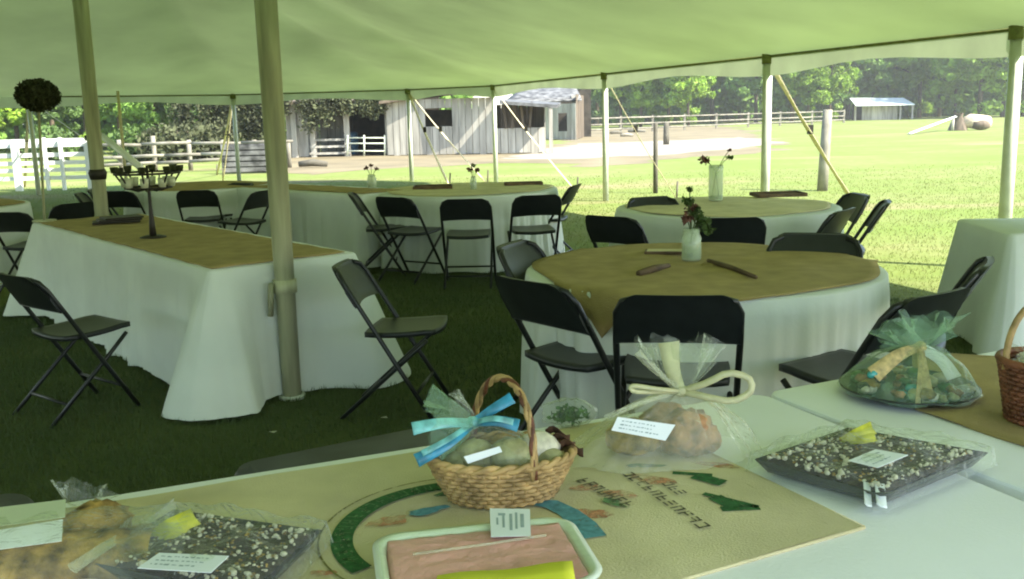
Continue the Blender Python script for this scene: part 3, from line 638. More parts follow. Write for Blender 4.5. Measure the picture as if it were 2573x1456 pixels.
# ---------------------------------------------------------------- folding chairs
def make_chair():
    t=empty('folding_chair',label='x',cat='chair'); parts=[]
    def yz(z): return .22-.48*(z/.8)
    tilt=math.atan2(.48,.8)
    mb=MB(); th=.02; N,Mv=18,8; w=.222
    def bk(off):
        def f(u,v):
            x=(u*2-1)*w; e=abs(u*2-1); top=.20*(1-max(0,(e-.62)/.38)**2.6*.55); bot=.0+.03*(e**3)*0+.012*(1-e*e)
            s=bot+(top-bot)*v; z=.595+s; y=yz(z)-.028*(1-e*e)+off; return (x,y,z)
        return f
    mb.grid(bk(0),N,Mv); k=len(mb.v); mb.grid(bk(-th),N,Mv); k2=len(mb.v)-k
    w1=N+1
    bd=[i for i in range(w1)]+[j*w1+N for j in range(1,Mv+1)]+[Mv*w1+i for i in range(N-1,-1,-1)]+[j*w1 for j in range(Mv-1,0,-1)]
    for i in range(len(bd)): a,b=bd[i],bd[(i+1)%len(bd)]; mb.f.append((a,b,b+k,a+k))
    mb.f=[f if not(k<=min(f) and len(f)==4 and max(f)<k+k2 and all(q>=k for q in f)) else f[::-1] for f in mb.f]
    o=mb.build('backrest','plastic_black',t); q=o.modifiers.new('bevel','BEVEL'); q.width=.005; q.segments=2; q.limit_method='ANGLE'; parts.append(o)
    mb=MB(); N,Mv=14,14
    def st(off):
        def f(u,v):
            x=(u*2-1); y=(v*2-1); r=.198; px_=x*math.sqrt(1-y*y*.14)*r; py_=y*math.sqrt(1-x*x*.16)*.20+.055
            return (px_,py_,.432+off+.014*(x*x+ y*y)*.6+.02*(y+1)*.5-(.022*max(0,y-.7)))
        return f
    mb.grid(st(0.012),N,Mv); k=len(mb.v); mb.grid(st(-.014),N,Mv); w1=N+1
    mb.f=[f if min(f)<k else f[::-1] for f in mb.f]
    bd=[i for i in range(w1)]+[j*w1+N for j in range(1,Mv+1)]+[Mv*w1+i for i in range(N-1,-1,-1)]+[j*w1 for j in range(Mv-1,0,-1)]
    for i in range(len(bd)): a,b=bd[i],bd[(i+1)%len(bd)]; mb.f.append((a,a+k,b+k,b))
    parts.append(mb.build('seat','plastic_black',t))
    for s in (-1,1):
        mb=MB(); mb.tube([(s*.222,.225,0),(s*.222,yz(.3),.3),(s*.220,yz(.6),.6),(s*.216,yz(.72),.72),(s*.195,yz(.765)-.004,.765),(s*.15,yz(.78)-.014,.78)],.0125,8); parts.append(mb.build('front_leg','steel_black',t))
        mb=MB(); mb.tube([(s*.204,.20,.425),(s*.204,.12,.35),(s*.204,-.27,0)],.0115,8); parts.append(mb.build('rear_leg','steel_black',t))
    mb=MB(); mb.tube([(-.22,yz(.14),.14),(.22,yz(.14),.14)],.009,8); parts.append(mb.build('crossbar','steel_black',t))
    mb=MB(); mb.tube([(-.204,-.16,.10),(.204,-.16,.10)],.009,8); parts.append(mb.build('crossbar','steel_black',t))
    PROTO[t.name]=parts; t.scale=(1.06,1.06,1.06); return t
GA='black folding chairs round the nearest round table'; GB='black folding chairs round the table with the glass vase'; GC='black folding chairs in the middle distance'; GD='black folding chairs round the table behind the candle stand'; GE='black folding chairs beside the long candle stand table'
ch0=make_chair(); first=[True]
def chair(x,y,rz,label,group):
    sc={GE:.97,GC:1.0,GD:.98,GB:1.03}.get(group,1.06); ztop=.79*sc; a=R(rz); b=P(x,y,ztop)
    f=Vector((-math.sin(a),math.cos(a),0)); o=b+f*.265*sc; loc=(o.x,o.y,0)
    if first[0]:
        first[0]=False; ch0.location=loc; ch0.rotation_euler=(0,0,a); ch0['label']=label; ch0['group']=group; ch0.scale=(sc,sc,sc); return ch0
    return dup(ch0,loc,a,(sc,sc,sc),label,group)
chair(38,693,-38,'black folding chair facing the long candle stand table at the left edge',GE)
chair(868,664,-97,'black folding chair right of the long table with its grey lit backrest turned away',GE)
chair(1325,706,-50,'black folding chair at the front left of the nearest round table',GA)
chair(1705,744,-9,'black folding chair squarely in front of the nearest round table behind the bread bag',GA)
chair(2352,738,34,'black folding chair right of the nearest round table with its seat toward the cloth',GA)
chair(2470,660,62,'black folding chair in front of the white table at the right edge',GA)
chair(1293,615,-115,'black folding chair at the back left of the nearest round table facing it',GA)
chair(2048,592,160,'black folding chair behind the nearest round table with only its back rim showing',GA)
chair(1838,549,-4,'black folding chair directly behind the jar of flowers facing the glass vase table',GB)
chair(1530,545,-42,'black folding chair at the front left of the glass vase table',GB)
chair(1635,498,-162,'black folding chair on the far left side of the glass vase table',GB)
chair(2122,528,52,'black folding chair tucked against the right side of the glass vase table',GB)
chair(2155,490,95,'black folding chair furthest back on the right of the glass vase table',GB)
chair(2224,508,72,'black folding chair standing clear on the grass right of the glass vase table',GB)
chair(985,497,-32,'black folding chair at the front left of the middle distance round table',GC)
chair(884,487,-86,'black folding chair seen side on between the long and round middle tables',GC)
chair(1168,502,-2,'black folding chair squarely in front of the middle distance round table',GC)
chair(1352,492,9,'black folding chair at the front right of the middle distance round table',GC)
chair(1447,465,72,'black folding chair at the right end of the middle distance round table',GC)
chair(292,482,-14,'black folding chair beside the knotted pole facing the fence side table',GD)
chair(490,480,3,'black folding chair right of the candle stand facing the fence side table',GD)
chair(606,462,155,'black folding chair on the far right side of the fence side table',GD)
chair(664,480,68,'black folding chair just left of the near tent pole in profile',GD)
chair(232,478,-80,'black folding chair half hidden by the knotted pole',GD)
chair(200,487,-78,'black folding chair seen edge on in sunlight left of the knotted pole',GD)
chair(188,512,52,'black folding chair turned toward the left edge table with sunlit grass behind',GD)
chair(15,535,-10,'black folding chair in front of the round table at the left edge',GE)

# ---------------------------------------------------------------- centrepieces on the tables
cp=P(385,598,.752); cnd=empty('candle_stand',cp,label='dark iron candle stand with a ring of votive cups on the long table',cat='candle stand')
mb=MB(); mb.lathe([(0,.018),(.05,.018),(.085,.008),(.085,0),(0,0)],n=24); mb.build('base','iron',cnd)
mb=MB(); mb.tube([(0,0,.01),(0,0,.10),(0,0,.22),(0,0,.38),(0,0,.48)],[.024,.018,.011,.010,.008],10); mb.build('stem','iron',cnd)
for rr,zz in ((.205,.43),(.145,.335)):
    mb=MB(); mb.tube([(rr*math.cos(a),rr*math.sin(a),zz) for a in np.linspace(0,2*math.pi,33)],.008,6,cap=False); mb.build('ring','iron',cnd)
for k in range(8):
    a=k*math.pi/4+.2; cx,cy=math.cos(a),math.sin(a)
    mb=MB(); mb.tube([(0,0,.33),(cx*.08,cy*.08,.315),(cx*.145,cy*.145,.335),(cx*.205,cy*.205,.43)],.0065,6); mb.build('arm','iron',cnd)
    mb=MB(); mb.lathe([(.0,.34),(.022,.34),(.027,.37),(.028,.40),(.024,.40),(.022,.36),(0,.36)],(cx*.146,cy*.146,0),12); mb.build('votive_cup','wax',cnd)
    mb=MB(); mb.lathe([(.0,.435),(.02,.435),(.025,.46),(.026,.475),(.021,.475),(0,.45)],(cx*.205,cy*.205,0),12); mb.build('votive_cup','moss',cnd)
# moss ball on tall stand
bp=P(112,557,.752); bt=Q(95,240,bp.y); sb=empty('topiary_stand',bp,label='tall thin stand holding a dark moss ball above the long table end',cat='table decoration')
mb=MB(); mb.tube([(0,0,0),(bt.x-bp.x,bt.y-bp.y,bt.z-bp.z)],.011,8); mb.build('stem','pole',sb)
mb=MB(); mb.lathe([(0,.015),(.09,.012),(.09,0),(0,0)],n=20); mb.build('base','pole',sb)
q=np.random.normal(size=(2600,3)); q/=np.linalg.norm(q,axis=1,keepdims=True); q*=np.random.uniform(.75,1.0,(2600,1))*np.array([.165,.165,.125]); 
o=leafmesh('moss_ball',q,.018,'moss',sb); o.location=(bt.x-bp.x,bt.y-bp.y,bt.z-bp.z)
mb=MB(); mb.blob((bt.x-bp.x,bt.y-bp.y,bt.z-bp.z),(.14,.14,.105),16,10,.05); mb.build('moss_core','moss',sb)
# mason jar
def vase(name,p,r,h,label,cat,neck=.85,water=.5,flowers=(),wall=.004,mat_='glass'):
    t=empty(name,p,label=label,cat=cat)
    prof=[(0,.004),(r*.92,.004),(r,.02),(r,h*.72),(r*neck,h*.84),(r*neck,h)]; inner=[(r*neck-wall,h),(r*neck-wall,h*.84),(r-wall,h*.72),(r-wall,.015),(0,.015)]
    mb=MB(); mb.lathe(prof+inner,n=28); mb.build('glass_jar',mat_,t)
    mb=MB(); mb.lathe([(r*neck+.002,h*.9),(r*neck+.005,h*.92),(r*neck+.002,h*.94)],n=28); mb.build('rim',mat_,t)
    mb=MB(); mb.lathe([(0,.018),(r-wall-.001,.018),(r-wall-.001,h*water),(0,h*water)],n=24); mb.build('water','water',t)
    for (dx,dy,z,s,m) in flowers:
        mb=MB(); mb.tube([(-dx*.3,-dy*.3,.02),(0,0,h*.8),(dx*.6,dy*.6,(h+z)/2),(dx,dy,z)],.003,5); mb.build('flower_stem','stem',t)
        q=np.random.normal(size=(46,3)); q/=np.linalg.norm(q,axis=1,keepdims=True); q*=s*np.random.uniform(.3,1,(46,1)); q[:,2]*=.7
        o=leafmesh('flower_head' if m=='petal' else 'leaf_sprig',q,s*.42,m,t); o.location=(dx,dy,z)
    return t
vase('mason_jar_vase',P(1737,656,.754),.050,.165,'clear mason jar of dark flowers standing on the nearest round table','vase',.8,.55,
     [(-.02,0,.30,.035,'stem'),(.0,.02,.26,.04,'petal'),(.03,.0,.24,.04,'stem'),(-.03,-.02,.22,.035,'petal'),(.055,.0,.20,.045,'stem'),(-.01,.01,.36,.02,'stem'),(.08,.01,.16,.04,'stem')])
vase('glass_cylinder_vase',P(1798,506,.752),.060,.30,'tall glass cylinder vase with a red brown bloom on the right hand round table','vase',1.0,.15,[(-.10,0,.345,.055,'petal'),(.11,0,.36,.03,'stem'),(.11,0,.42,.02,'petal')],mat_='glass')
vase('bud_vase',P(1190,478,.752),.035,.14,'small glass vase with one dark bloom on the middle distance round table','vase',.7,.4,[(-.03,0,.21,.04,'petal'),(.04,0,.20,.035,'petal'),(0,0,.25,.03,'stem')])
vase('bud_vase',P(935,474,.752),.05,.15,'glass vase with sparse brown sprigs on the long middle distance table','vase',.8,.4,[(-.05,0,.22,.03,'petal'),(.06,0,.21,.03,'petal'),(0,0,.25,.025,'petal')])
for (x,y,w,dd,lab) in ((1955,493,.42,.26,'brown wooden tray at the back of the glass vase table'),(1088,474,.40,.30,'dark wooden tray on the left of the middle distance round table'),(1315,465,.40,.20,'thin brown board at the back right of the middle distance round table')):
    p=P(x,y,.752); t=empty('wooden_tray',p,.05,label=lab,cat='tray',group='wooden trays on the tables'); mb=MB(); mb.box((0,0,.008),(w,dd,.012)); mb.build('base','tray_wood',t,False)
    for (a,b,c_,e) in ((0,dd/2,w,.012),(0,-dd/2,w,.012),(w/2,0,.012,dd-.013),(-w/2,0,.012,dd-.013)): mb=MB(); mb.box((a,b,.016),(c_,e,.03)); mb.build('rim','tray_wood',t,False)
def stick(x0,y0,x1,y1,z,r,m,name,label,cat):
    a,b=P(x0,y0,z),P(x1,y1,z); mb=MB(); mb.tube([a,a.lerp(b,.5)+Vector((0,0,.004)),b],[r,r*1.15,r*.8],7); tag(mb.build(name,m),label,cat)
stick(1780,655,1900,697,.762,.011,'tray_wood','cinnamon_stick','long dark twig lying right of the mason jar','twig')
stick(1605,688,1680,668,.764,.016,'tray_wood','bark_piece','short dark twig lying left of the mason jar','twig')
bk=empty('folded_card',P(1668,637,.757),R(-12),label='tan folded card lying at the back of the nearest round table',cat='card'); mb=MB(); mb.box((0,0,.008),(.20,.09,.014)); mb.build('cover','tray_wood',bk,False,bevel=.002); mb=MB(); mb.box((0.003,0,.017),(.18,.08,.003)); mb.build('page','sack',bk,False)
nb=empty('grey_bundle',P(300,560,.757),.4,label='dark grey folded napkins on the far end of the long table',cat='napkins'); 
for k in range(3): mb=MB(); mb.box((.02*k-.02,.01*k,.012+.014*k),(.34-.03*k,.22,.013),.1*k); mb.build('napkin','iron',nb,False,bevel=.004)

# ---------------------------------------------------------------- bake tables in front
TZ=.74
b0=Vector((-1.06,1.815,0)); b1=P(1912,986,TZ); b1.z=0
dT=(b1-b0).normalized(); pT=Vector((dT.y,-dT.x,0)) # toward the camera
def bake_table(name,corner,L,Wd,label,z=TZ,dl=None,dw=None):
    dl=dl or dT; dw=dw or pT
    c=corner+dl*L/2+dw*Wd/2; t=empty(name,(c.x,c.y,0),math.atan2(dl.y,dl.x),label=label,cat='table',group='white tables with baked goods')
    mb=MB(); r=.05; out=[]
    for (sx,sy,a0) in ((1,-1,-90),(1,1,0),(-1,1,90),(-1,-1,180)):
        for k in range(7): a=R(a0+15*k); out.append((sx*(L/2-r)+r*math.cos(a),sy*(Wd/2-r)+r*math.sin(a)))
    k=len(out); prof=[(.0,-.045),(.0,-.008),(-.003,-.002),(-.010,0)]; vs=[];fs=[]
    for (o,zz) in prof:
        for (x,y) in out: vs.append((x*(1+o/(L/2)),y*(1+o/(Wd/2)),z+zz))
    for j in range(3):
        for i in range(k): fs.append((j*k+i,j*k+(i+1)%k,(j+1)*k+(i+1)%k,(j+1)*k+i))
    fs.append(tuple(range(k-1,-1,-1))); fs.append(tuple(3*k+i for i in range(k))); mb.add(vs,fs); mb.build('tabletop','table_white',t,False)
    for sx in (-1,1):
        mb=MB(); x=sx*(L/2-.25); y=Wd/2-.08; mb.tube([(x,-y,0),(x,-y,z-.06),(x,y,z-.06),(x,y,0)],.014,8); mb.tube([(x,-y,.15),(x,y,.15)],.010,8); mb.build('leg_frame','eave_pole',t)
    return t
seam=b1
bake_table('bake_table',seam-dT*2.44,2.44,1.45,'white bake table spread with the printed coffee sack')
s0=P(1910,1000,TZ); s1=P(2573,1230,TZ); d2=(P(2573,868,TZ)-b1); d2.z=0; d2.normalize(); w2=Vector((d2.y,-d2.x,0))
bake_table('bake_table',b1+d2*.008+w2*.0,2.0,1.45,'white bake table at the right holding the round wrapped platter',dl=d2,dw=w2)
MT['tub']=mat('grey_tub_plastic',(.055,.06,.068),.5,.2,8)
def tub(cx,cy,rz,L,W_,H,label):
    t=empty('storage_tub',(cx,cy,0),rz,label=label,cat='storage tub',group='dark tubs behind the bake table')
    def rr(L,W,r,z): return [(sx*(L/2-r)+r*math.cos(R(a0+18*k)),sy*(W/2-r)+r*math.sin(R(a0+18*k)),z) for (sx,sy,a0) in ((1,-1,-90),(1,1,0),(-1,1,90),(-1,-1,180)) for k in range(6)]
    def lf(rings):
        mb=MB(); k=len(rings[0]); vs=[p for q in rings for p in q]; fs=[(j*k+i,j*k+(i+1)%k,(j+1)*k+(i+1)%k,(j+1)*k+i) for j in range(len(rings)-1) for i in range(k)]; fs+=[tuple(range(k-1,-1,-1)),tuple((len(rings)-1)*k+i for i in range(k))]; return mb.add(vs,fs)
    lf([rr(L*.86,W_*.84,.06,.005),rr(L*.95,W_*.94,.07,H-.05)]).build('body','tub',t)
    lf([rr(L*1.0,W_*1.0,.08,H-.048),rr(L,W_,.08,H-.02),rr(L*.97,W_*.96,.075,H-.004),rr(L*.90,W_*.84,.06,H-.004),rr(L*.88,W_*.82,.06,H+.004)]).build('lid','tub',t)
    for q in (-1,1): mb=MB(); mb.box((q*L/2*.99,0,H-.03),(.03,.14,.03)); mb.build('handle','tub',t,False)
tubz=.50; q0,q1=P(572,1164,tubz),P(1090,1062,tubz); uu=(q1-q0); uu.z=0; LL=uu.length; uu.normalize(); ww=Vector((uu.y,-uu.x,0)); cc=q0+uu*LL/2+ww*.22
tub(cc.x,cc.y,math.atan2(uu.y,uu.x),LL,.44,tubz,'dark grey lidded tub on the lawn behind the bake table left of the basket')
q1=P(78,1222,tubz); cc=q1-uu*.45+ww*.22; tub(cc.x,cc.y,math.atan2(uu.y,uu.x),.9,.44,tubz,'dark grey tub mostly hidden behind the wrapped bread at the left edge')
# printed coffee sack
sk=empty('coffee_sack',(0,0,0),label='tan burlap coffee sack with green blue and orange print on the bake table',cat='burlap sack')
ZS=TZ+.003
cor=[P(1850,1172,ZS),P(2172,1326,ZS),P(1712,1458,ZS)]
f0=cor[0]; backr=b1-dT*.30+pT*.05; 
e=(cor[1]-cor[0]).normalized(); t_=((backr-f0).dot(pT))/(e.dot(pT)); bR=f0+e*t_
bL=b0-dT*.55+pT*.055; fr=(cor[2]-cor[1]).normalized(); fL=cor[1]+fr*1.9
mb=MB()
A_,B_,C_,D_=bL,Vector((bR.x,bR.y,0)),cor[1],fL
def sack(u,v):
    p=Vector(A_).lerp(Vector(B_),u).lerp(Vector(D_).lerp(Vector(C_),u),v); return (p.x,p.y,ZS+.001+.0018*(1+math.sin(p.x*14+p.y*8))*.5+.0012*(1+math.sin(p.y*31-p.x*5)))
mb.grid(sack,70,30); mb.build('sackcloth','sack',sk)
mb=MB(); mb.tube([cor[0]+e*(-.1),cor[1]],.0035,6); mb.tube([cor[1],cor[1]+fr*.9],.0035,6); mb.build('hem','sack',sk)
mb=MB(); off=fr*.05; mb.tube([cor[0]+off-e*.12,cor[1]+off],.0028,5); mb.build('stitched_seam','print_olive',sk)
ZP=ZS+.0062
def pstroke(mb,pts,w):
    pts=[P(x,y,ZP) for x,y in pts]; vs=[];fs=[]
    for i,p in enumerate(pts):
        tt=(pts[min(i+1,len(pts)-1)]-pts[max(i-1,0)]).normalized(); s=Vector((-tt.y,tt.x,0))*(w[i] if isinstance(w,(list,tuple)) else w)/2; vs+= [p-s,p+s]
        if i: fs.append((2*i-2,2*i-1,2*i+1,2*i))
    mb.add(vs,fs)
def arc_band(r0,r1,a0,a1,m,z,name,n=50):
    mb=MB(); cx,cy=-.10,1.665
    mb.grid(lambda u,v:(cx+(r0+(r1-r0)*v)*math.cos(R(a0+(a1-a0)*u)),cy+(r0+(r1-r0)*v)*math.sin(R(a0+(a1-a0)*u)),z),n,1); mb.build(name,m,sk,False)
arc_band(.202,.242,88,222,'print_green',ZP,'printed_band'); arc_band(.262,.266,95,228,'print_olive',ZP,'printed_ring')
mb=MB()
for k in range(17):     # pale worn letter marks in the band (unreadable in the photograph)
    a=98+k*7.0; cx,cy=-.10,1.665
    for (ra,rb,da,db) in random.sample([(.208,.237,-1.9,-1.2),(.208,.213,-1.9,1.6),(.232,.237,-1.9,1.6),(.208,.237,.9,1.6),(.220,.225,-1.4,1.2)],3):
        mb.add([(cx+r*math.cos(R(a+d_)),cy+r*math.sin(R(a+d_)),ZP+.0006) for r,d_ in ((ra,da),(rb,da),(rb,db),(ra,db))],[(0,1,2,3)])
mb.build('band_lettering','print_pale',sk,False)
def letters(pts,h,m,name,cnt):
    a,b=P(*pts[0],ZP),P(*pts[1],ZP); d=(b-a)/cnt; nn=Vector((-d.y,d.x,0)).normalized()*h; mb=MB()
    for k in range(cnt):
        o=a+d*k; w=d*.16
        for (u0,v0,u1,v1) in random.sample([(.05,0,.22,1),(.05,0,.75,.18),(.05,.42,.7,.6),(.05,.82,.75,1),(.55,0,.75,1)],3):
            mb.add([o+d*u0+nn*v0,o+d*u1+nn*v0,o+d*u1+nn*v1,o+d*u0+nn*v1],[(0,1,2,3)])
    mb.build(name,m,sk,False)
letters(((1445,1208),(1572,1278)),.030,'print_brown','printed_lettering',7)
letters(((1560,1190),(1762,1332)),.026,'print_brown','printed_lettering',11)
letters(((1660,1215),(1705,1246)),.024,'print_brown','printed_lettering',3)
mb=MB(); pstroke(mb,[(1768,1240),(1905,1274)],.015); pstroke(mb,[(1812,1279),(1908,1275)],.022); pstroke(mb,[(1795,1248),(1855,1278)],.034); mb.build('printed_letter','print_green',sk,False)
mb=MB(); pstroke(mb,[(1690,1188),(1790,1194)],.016); pstroke(mb,[(1745,1195),(1818,1214)],.036); mb.build('printed_letter','print_green',sk,False)
def patch(name,m,cx,cy,rx,ry,rot,dz,sd):
    """irregular worn print patch lying on the sack, outline in world metres"""
    c=P(cx,cy,ZP+dz); rg=random.Random(sd); n=26; ph=[rg.uniform(0,6) for _ in range(3)]; mb=MB(); pts=[]
    for k in range(n):
        a=2*math.pi*k/n; q=1+.16*math.sin(2*a+ph[0])+.14*math.sin(3*a+ph[1])+.08*math.sin(7*a+ph[2]); x,y=rx*q*math.cos(a),ry*q*math.sin(a); pts.append(c+Vector((x*math.cos(rot)-y*math.sin(rot),x*math.sin(rot)+y*math.cos(rot),0)))
    mb.add(pts,[tuple(range(n))]); mb.build(name,m,sk,False)
for k,(x,y,a_,b_,ro) in enumerate(((975,1310,.045,.018,.3),(1490,1290,.035,.022,-.5),(1640,1205,.05,.02,-.6),(1560,1240,.03,.018,-.4),(810,1440,.02,.012,0),(1800,1168,.05,.014,-.3),(1470,1225,.035,.015,.1))): patch('printed_patch','print_orange',x,y,a_,b_,ro,-.0006,k)
for k,(x,y,a_,b_,ro) in enumerate(((1620,1170,.04,.012,.0),(1540,1262,.03,.012,-.7),(1130,1240,.03,.012,.3))): patch('printed_patch','print_pale',x,y,a_,b_,ro,-.0004,k+9)
mb=MB(); pstroke(mb,[(1335,1262),(1385,1266),(1430,1288),(1465,1318),(1492,1350)],[.025,.042,.044,.052,.05]); mb.v=[(x,y,z-.0002) for x,y,z in mb.v]; mb.build('printed_leaf','print_blue',sk,False)
patch('printed_leaf','print_blue',1075,1283,.04,.016,.35,-.0002,31)
# burlap runner on the right table
rr_=[P(2290,884,TZ+.003),P(2640,905,TZ+.003),P(2640,1145,TZ+.003),P(2300,1030,TZ+.003)]
drape('burlap_runner',[(p.x,p.y) for p in rr_],TZ,'burlap','brown burlap runner under the wicker basket at the right edge','runner')

# --- wrapped goods helpers
def film_bag(par,c,foot,neck,nr,m,name='cellophane_wrap',n=60,rows=14,seed=0,bulge=.35,wr=.05):
    """film gathered from a footprint polygon (ellipse a,b,rot) up to a tied neck"""
    a_,b_,ro=foot; mb=MB()
    def f(u,v):
        an=2*math.pi*u; s=v
        k=(1-s)**(.75) ; wrk=1+wr*(.3+s)*(math.sin(an*9+seed)+.7*math.sin(an*17+seed*2)+.5*math.sin(an*29))
        x=a_*math.cos(an)*math.cos(ro)-b_*math.sin(an)*math.sin(ro); y=a_*math.cos(an)*math.sin(ro)+b_*math.sin(an)*math.cos(ro)
        kk=k*(1-nr/a_)+nr/a_; q=Vector(c).lerp(Vector(neck),s**1.1); h=(neck[2]-c[2]); z=c[2]+h*(1-(1-s)**(1+bulge))
        return (q.x+x*kk*wrk,q.y+y*kk*wrk,z+.004*math.sin(an*7+s*9))
    mb.grid(f,n,rows,closed=True); return mb.build(name,m,par)
def fan(par,o,axis,L,r0,r1,m,name='film_ruffle',n=40,rows=6,seed=0,flat=1.0,amp=.25):
    axis=Vector(axis).normalized(); s=axis.cross(Vector((0,1,.01))).normalized(); t=axis.cross(s); mb=MB()
    def f(u,v):
        a=2*math.pi*u; r=(r0+(r1-r0)*v**.8)*(1+amp*v*math.sin(a*6+seed)+amp*.6*v*math.sin(a*13+seed*3)); l=L*v*(1+.12*math.sin(a*5+seed)+.08*math.sin(a*11))
        return Vector(o)+axis*l+s*r*math.cos(a)+t*r*flat*math.sin(a)
    mb.grid(f,n,rows,closed=True); return mb.build(name,m,par)
def ribbon(par,pts,w,m,name='ribbon',updir=(0,-1,.55)):
    pts=[Vector(p) for p in pts]; mb=MB(); nv=16; res=[]
    for k in range(nv+1):                       # Catmull-Rom
        t=k/nv*(len(pts)-1); i=min(int(t),len(pts)-2); f=t-i; p0,p1,p2,p3=pts[max(i-1,0)],pts[i],pts[i+1],pts[min(i+2,len(pts)-1)]
        res.append(.5*((2*p1)+(p2-p0)*f+(2*p0-5*p1+4*p2-p3)*f*f+(3*p1-p0-3*p2+p3)*f**3))
    for k,p in enumerate(res):
        tt=(res[min(k+1,nv)]-res[max(k-1,0)]).normalized(); s=tt.cross(Vector(updir)).normalized()*(w[0]+(w[1]-w[0])*k/nv if isinstance(w,tuple) else w)/2
        cr=tt.cross(s).normalized()*.003
        mb.v+= [tuple(p-s),tuple(p+cr),tuple(p+s)]
        if k: o=3*k; mb.f+= [(o-3,o-2,o+1,o),(o-2,o-1,o+2,o+1)]
    return mb.build(name,m,par,solid=.0012)
def scribble(par,q,dz,rows=3):
    n=(q[1]-q[0]).cross(q[3]-q[0]).normalized(); n=n if n.z>0 else -n; rg=random.Random(int(abs(q[0].x)*1e4)); mb=MB()
    for k in range(rows):
        v=(k+.8)/(rows+1); u=.1
        while u<.85-.2*rg.random():
            du=rg.uniform(.02,.07); h=rg.uniform(.04,.09); f=lambda a,b:q[0].lerp(q[1],a).lerp(q[3].lerp(q[2],a),b)+n*dz
            mb.add([f(u,v),f(u+du,v+rg.uniform(-.03,.03)),f(u+du,v+h),f(u,v+h)],[(0,1,2,3)]); u+=du+rg.uniform(.01,.04)
    mb.build('writing','ink',par,False)
def card(par,px,m='card',name='label_card',z=None,lines=True,zs=None,dist=None,th=.0015):
    """small card through four picture-plane corners at given heights"""
    pts=[P(x,y,zz) for (x,y),zz in zip(px,zs)] ; n=(pts[1]-pts[0]).cross(pts[3]-pts[0]).normalized(); n=n if n.z>0 else -n
    mb=MB(); mb.add([p for p in pts]+[p+n*th for p in pts],[(0,1,2,3),(7,6,5,4),(0,4,5,1),(1,5,6,2),(2,6,7,3),(3,7,4,0)]); o=mb.build(name,m,par,False)
    if lines:
        mb=MB()
        for k in range(3):
            v=.25+.22*k; a=pts[0].lerp(pts[3],v); b=pts[1].lerp(pts[2],v); a2=pts[0].lerp(pts[3],v+.035); b2=pts[1].lerp(pts[2],v+.035); a,b,a2,b2=a.lerp(b,.15),a.lerp(b,.8-.1*k),a2.lerp(b2,.15),a2.lerp(b2,.8-.1*k)
            mb.add([q+n*(th+.0006) for q in (a,b,b2,a2)],[(0,1,2,3)])
        mb.build('writing','ink',par,False)
    return o

# --- wicker basket
bc=P(1262,1256,TZ+.006); bc.y+=.02; WB=empty('wicker_gift_basket',bc,R(6),label='oval tan wicker basket with arched handle and blue ribbon bow on the coffee sack',cat='basket')
nst=30; rings=9; H_=.088
def br(z): k=z/H_; return .098+.046*k**.8,.066+.036*k**.8
for j in range(rings):
    z=.008+H_*j/(rings-1)*.93; a_,b_=br(z); mb=MB(); N=nst*4
    mb.tube([((a_+.0035*math.cos(math.pi*k/2+math.pi*j/1))*math.cos(2*math.pi*k/N),(b_+.0035*math.cos(math.pi*k/2+math.pi*j))*math.sin(2*math.pi*k/N),z) for k in range(N+1)],.0052,6,cap=False); mb.build('weaver','wicker',WB)
for k in range(nst):
    a=2*math.pi*k/nst; mb=MB(); mb.tube([(br(z)[0]*math.cos(a),br(z)[1]*math.sin(a),z) for z in (.004,.03,.06,H_+.004)],.0038,5); mb.build('stake','wicker',WB)
mb=MB(); mb.lathe([(0,.004),(1,.004),(1,.010),(0,.010)],n=30,sx=.098,sy=.066); mb.build('basket_bottom','wicker',WB)
for ph in (0,math.pi):
    mb=MB(); a_,b_=br(H_); mb.tube([((a_+.004*math.cos(k*.9+ph))*math.cos(2*math.pi*k/90),(b_+.004*math.cos(k*.9+ph))*math.sin(2*math.pi*k/90),H_+.004+.005*math.sin(k*.9+ph)) for k in range(91)],.006,6,cap=False); mb.build('rim','wicker',WB)
for ph in (0,2.1,4.2):
    mb=MB(); pts=[]
    for k in range(61):
        a=math.pi*k/60; c_=Vector((.050-.100*(k/60)-.0*math.sin(a),-.088+.185*(k/60)**1.0,0)); c_=Vector((.052*math.cos(a)+.012*math.sin(a),-.098*math.cos(a),H_-.02+.175*math.sin(a)**.85)); pts.append(c_+Vector((math.cos(k*.55+ph)*.004,math.sin(k*.55+ph)*.004*math.sin(a),math.sin(k*.55+ph)*.003)))
    mb.tube(pts,.0048,6); mb.build('handle','wicker_dark' if ph==0 else 'wicker',WB)
gf=empty('wrapped_basket_goods',bc,label='cellophane wrapped pale rolls tied with the blue ribbon inside the wicker basket',cat='wrapped baked goods')
for (x,y,z,r,m) in ((-.05,.0,.085,.043,'pear'),(.02,-.01,.088,.046,'pear'),(.075,.01,.095,.044,'nut'),(-.0,.04,.085,.04,'bread'),(-.09,-.01,.075,.03,'pear'),(.10,-.02,.08,.03,'pear')):
    mb=MB(); mb.blob((x,y,z),(r,r*.85,r*.8),14,9,.05); mb.build('roll',m,gf)
for k,(x,y,z) in enumerate(((.125,.02,.105),(.14,.01,.095),(-.125,.0,.085),(.115,.035,.115))):
    mb=MB(); mb.grid(lambda u,v:(x+(u-.5)*.05,y+(v-.5)*.03*math.sin(math.pi*u),z+.012*math.sin(u*5)+.01*math.cos(v*4)),6,4); mb.build('dried_leaf','brown_leaf',gf,solid=.001)
kn=Q(1190,1062,bc.y+.02); kn=kn-Vector(bc)
film_bag(gf,(0.0,0,.055),(.135,.088,R(6)),tuple(kn),.012,'film',n=60,rows=12,seed=1.2,wr=.07)
fan(gf,kn,(-1,-.1,-.12),.085,.012,.068,'film_green',seed=.7,amp=.22)
fan(gf,kn,(-.8,0,.45),.06,.012,.04,'film',seed=2.7,amp=.25)
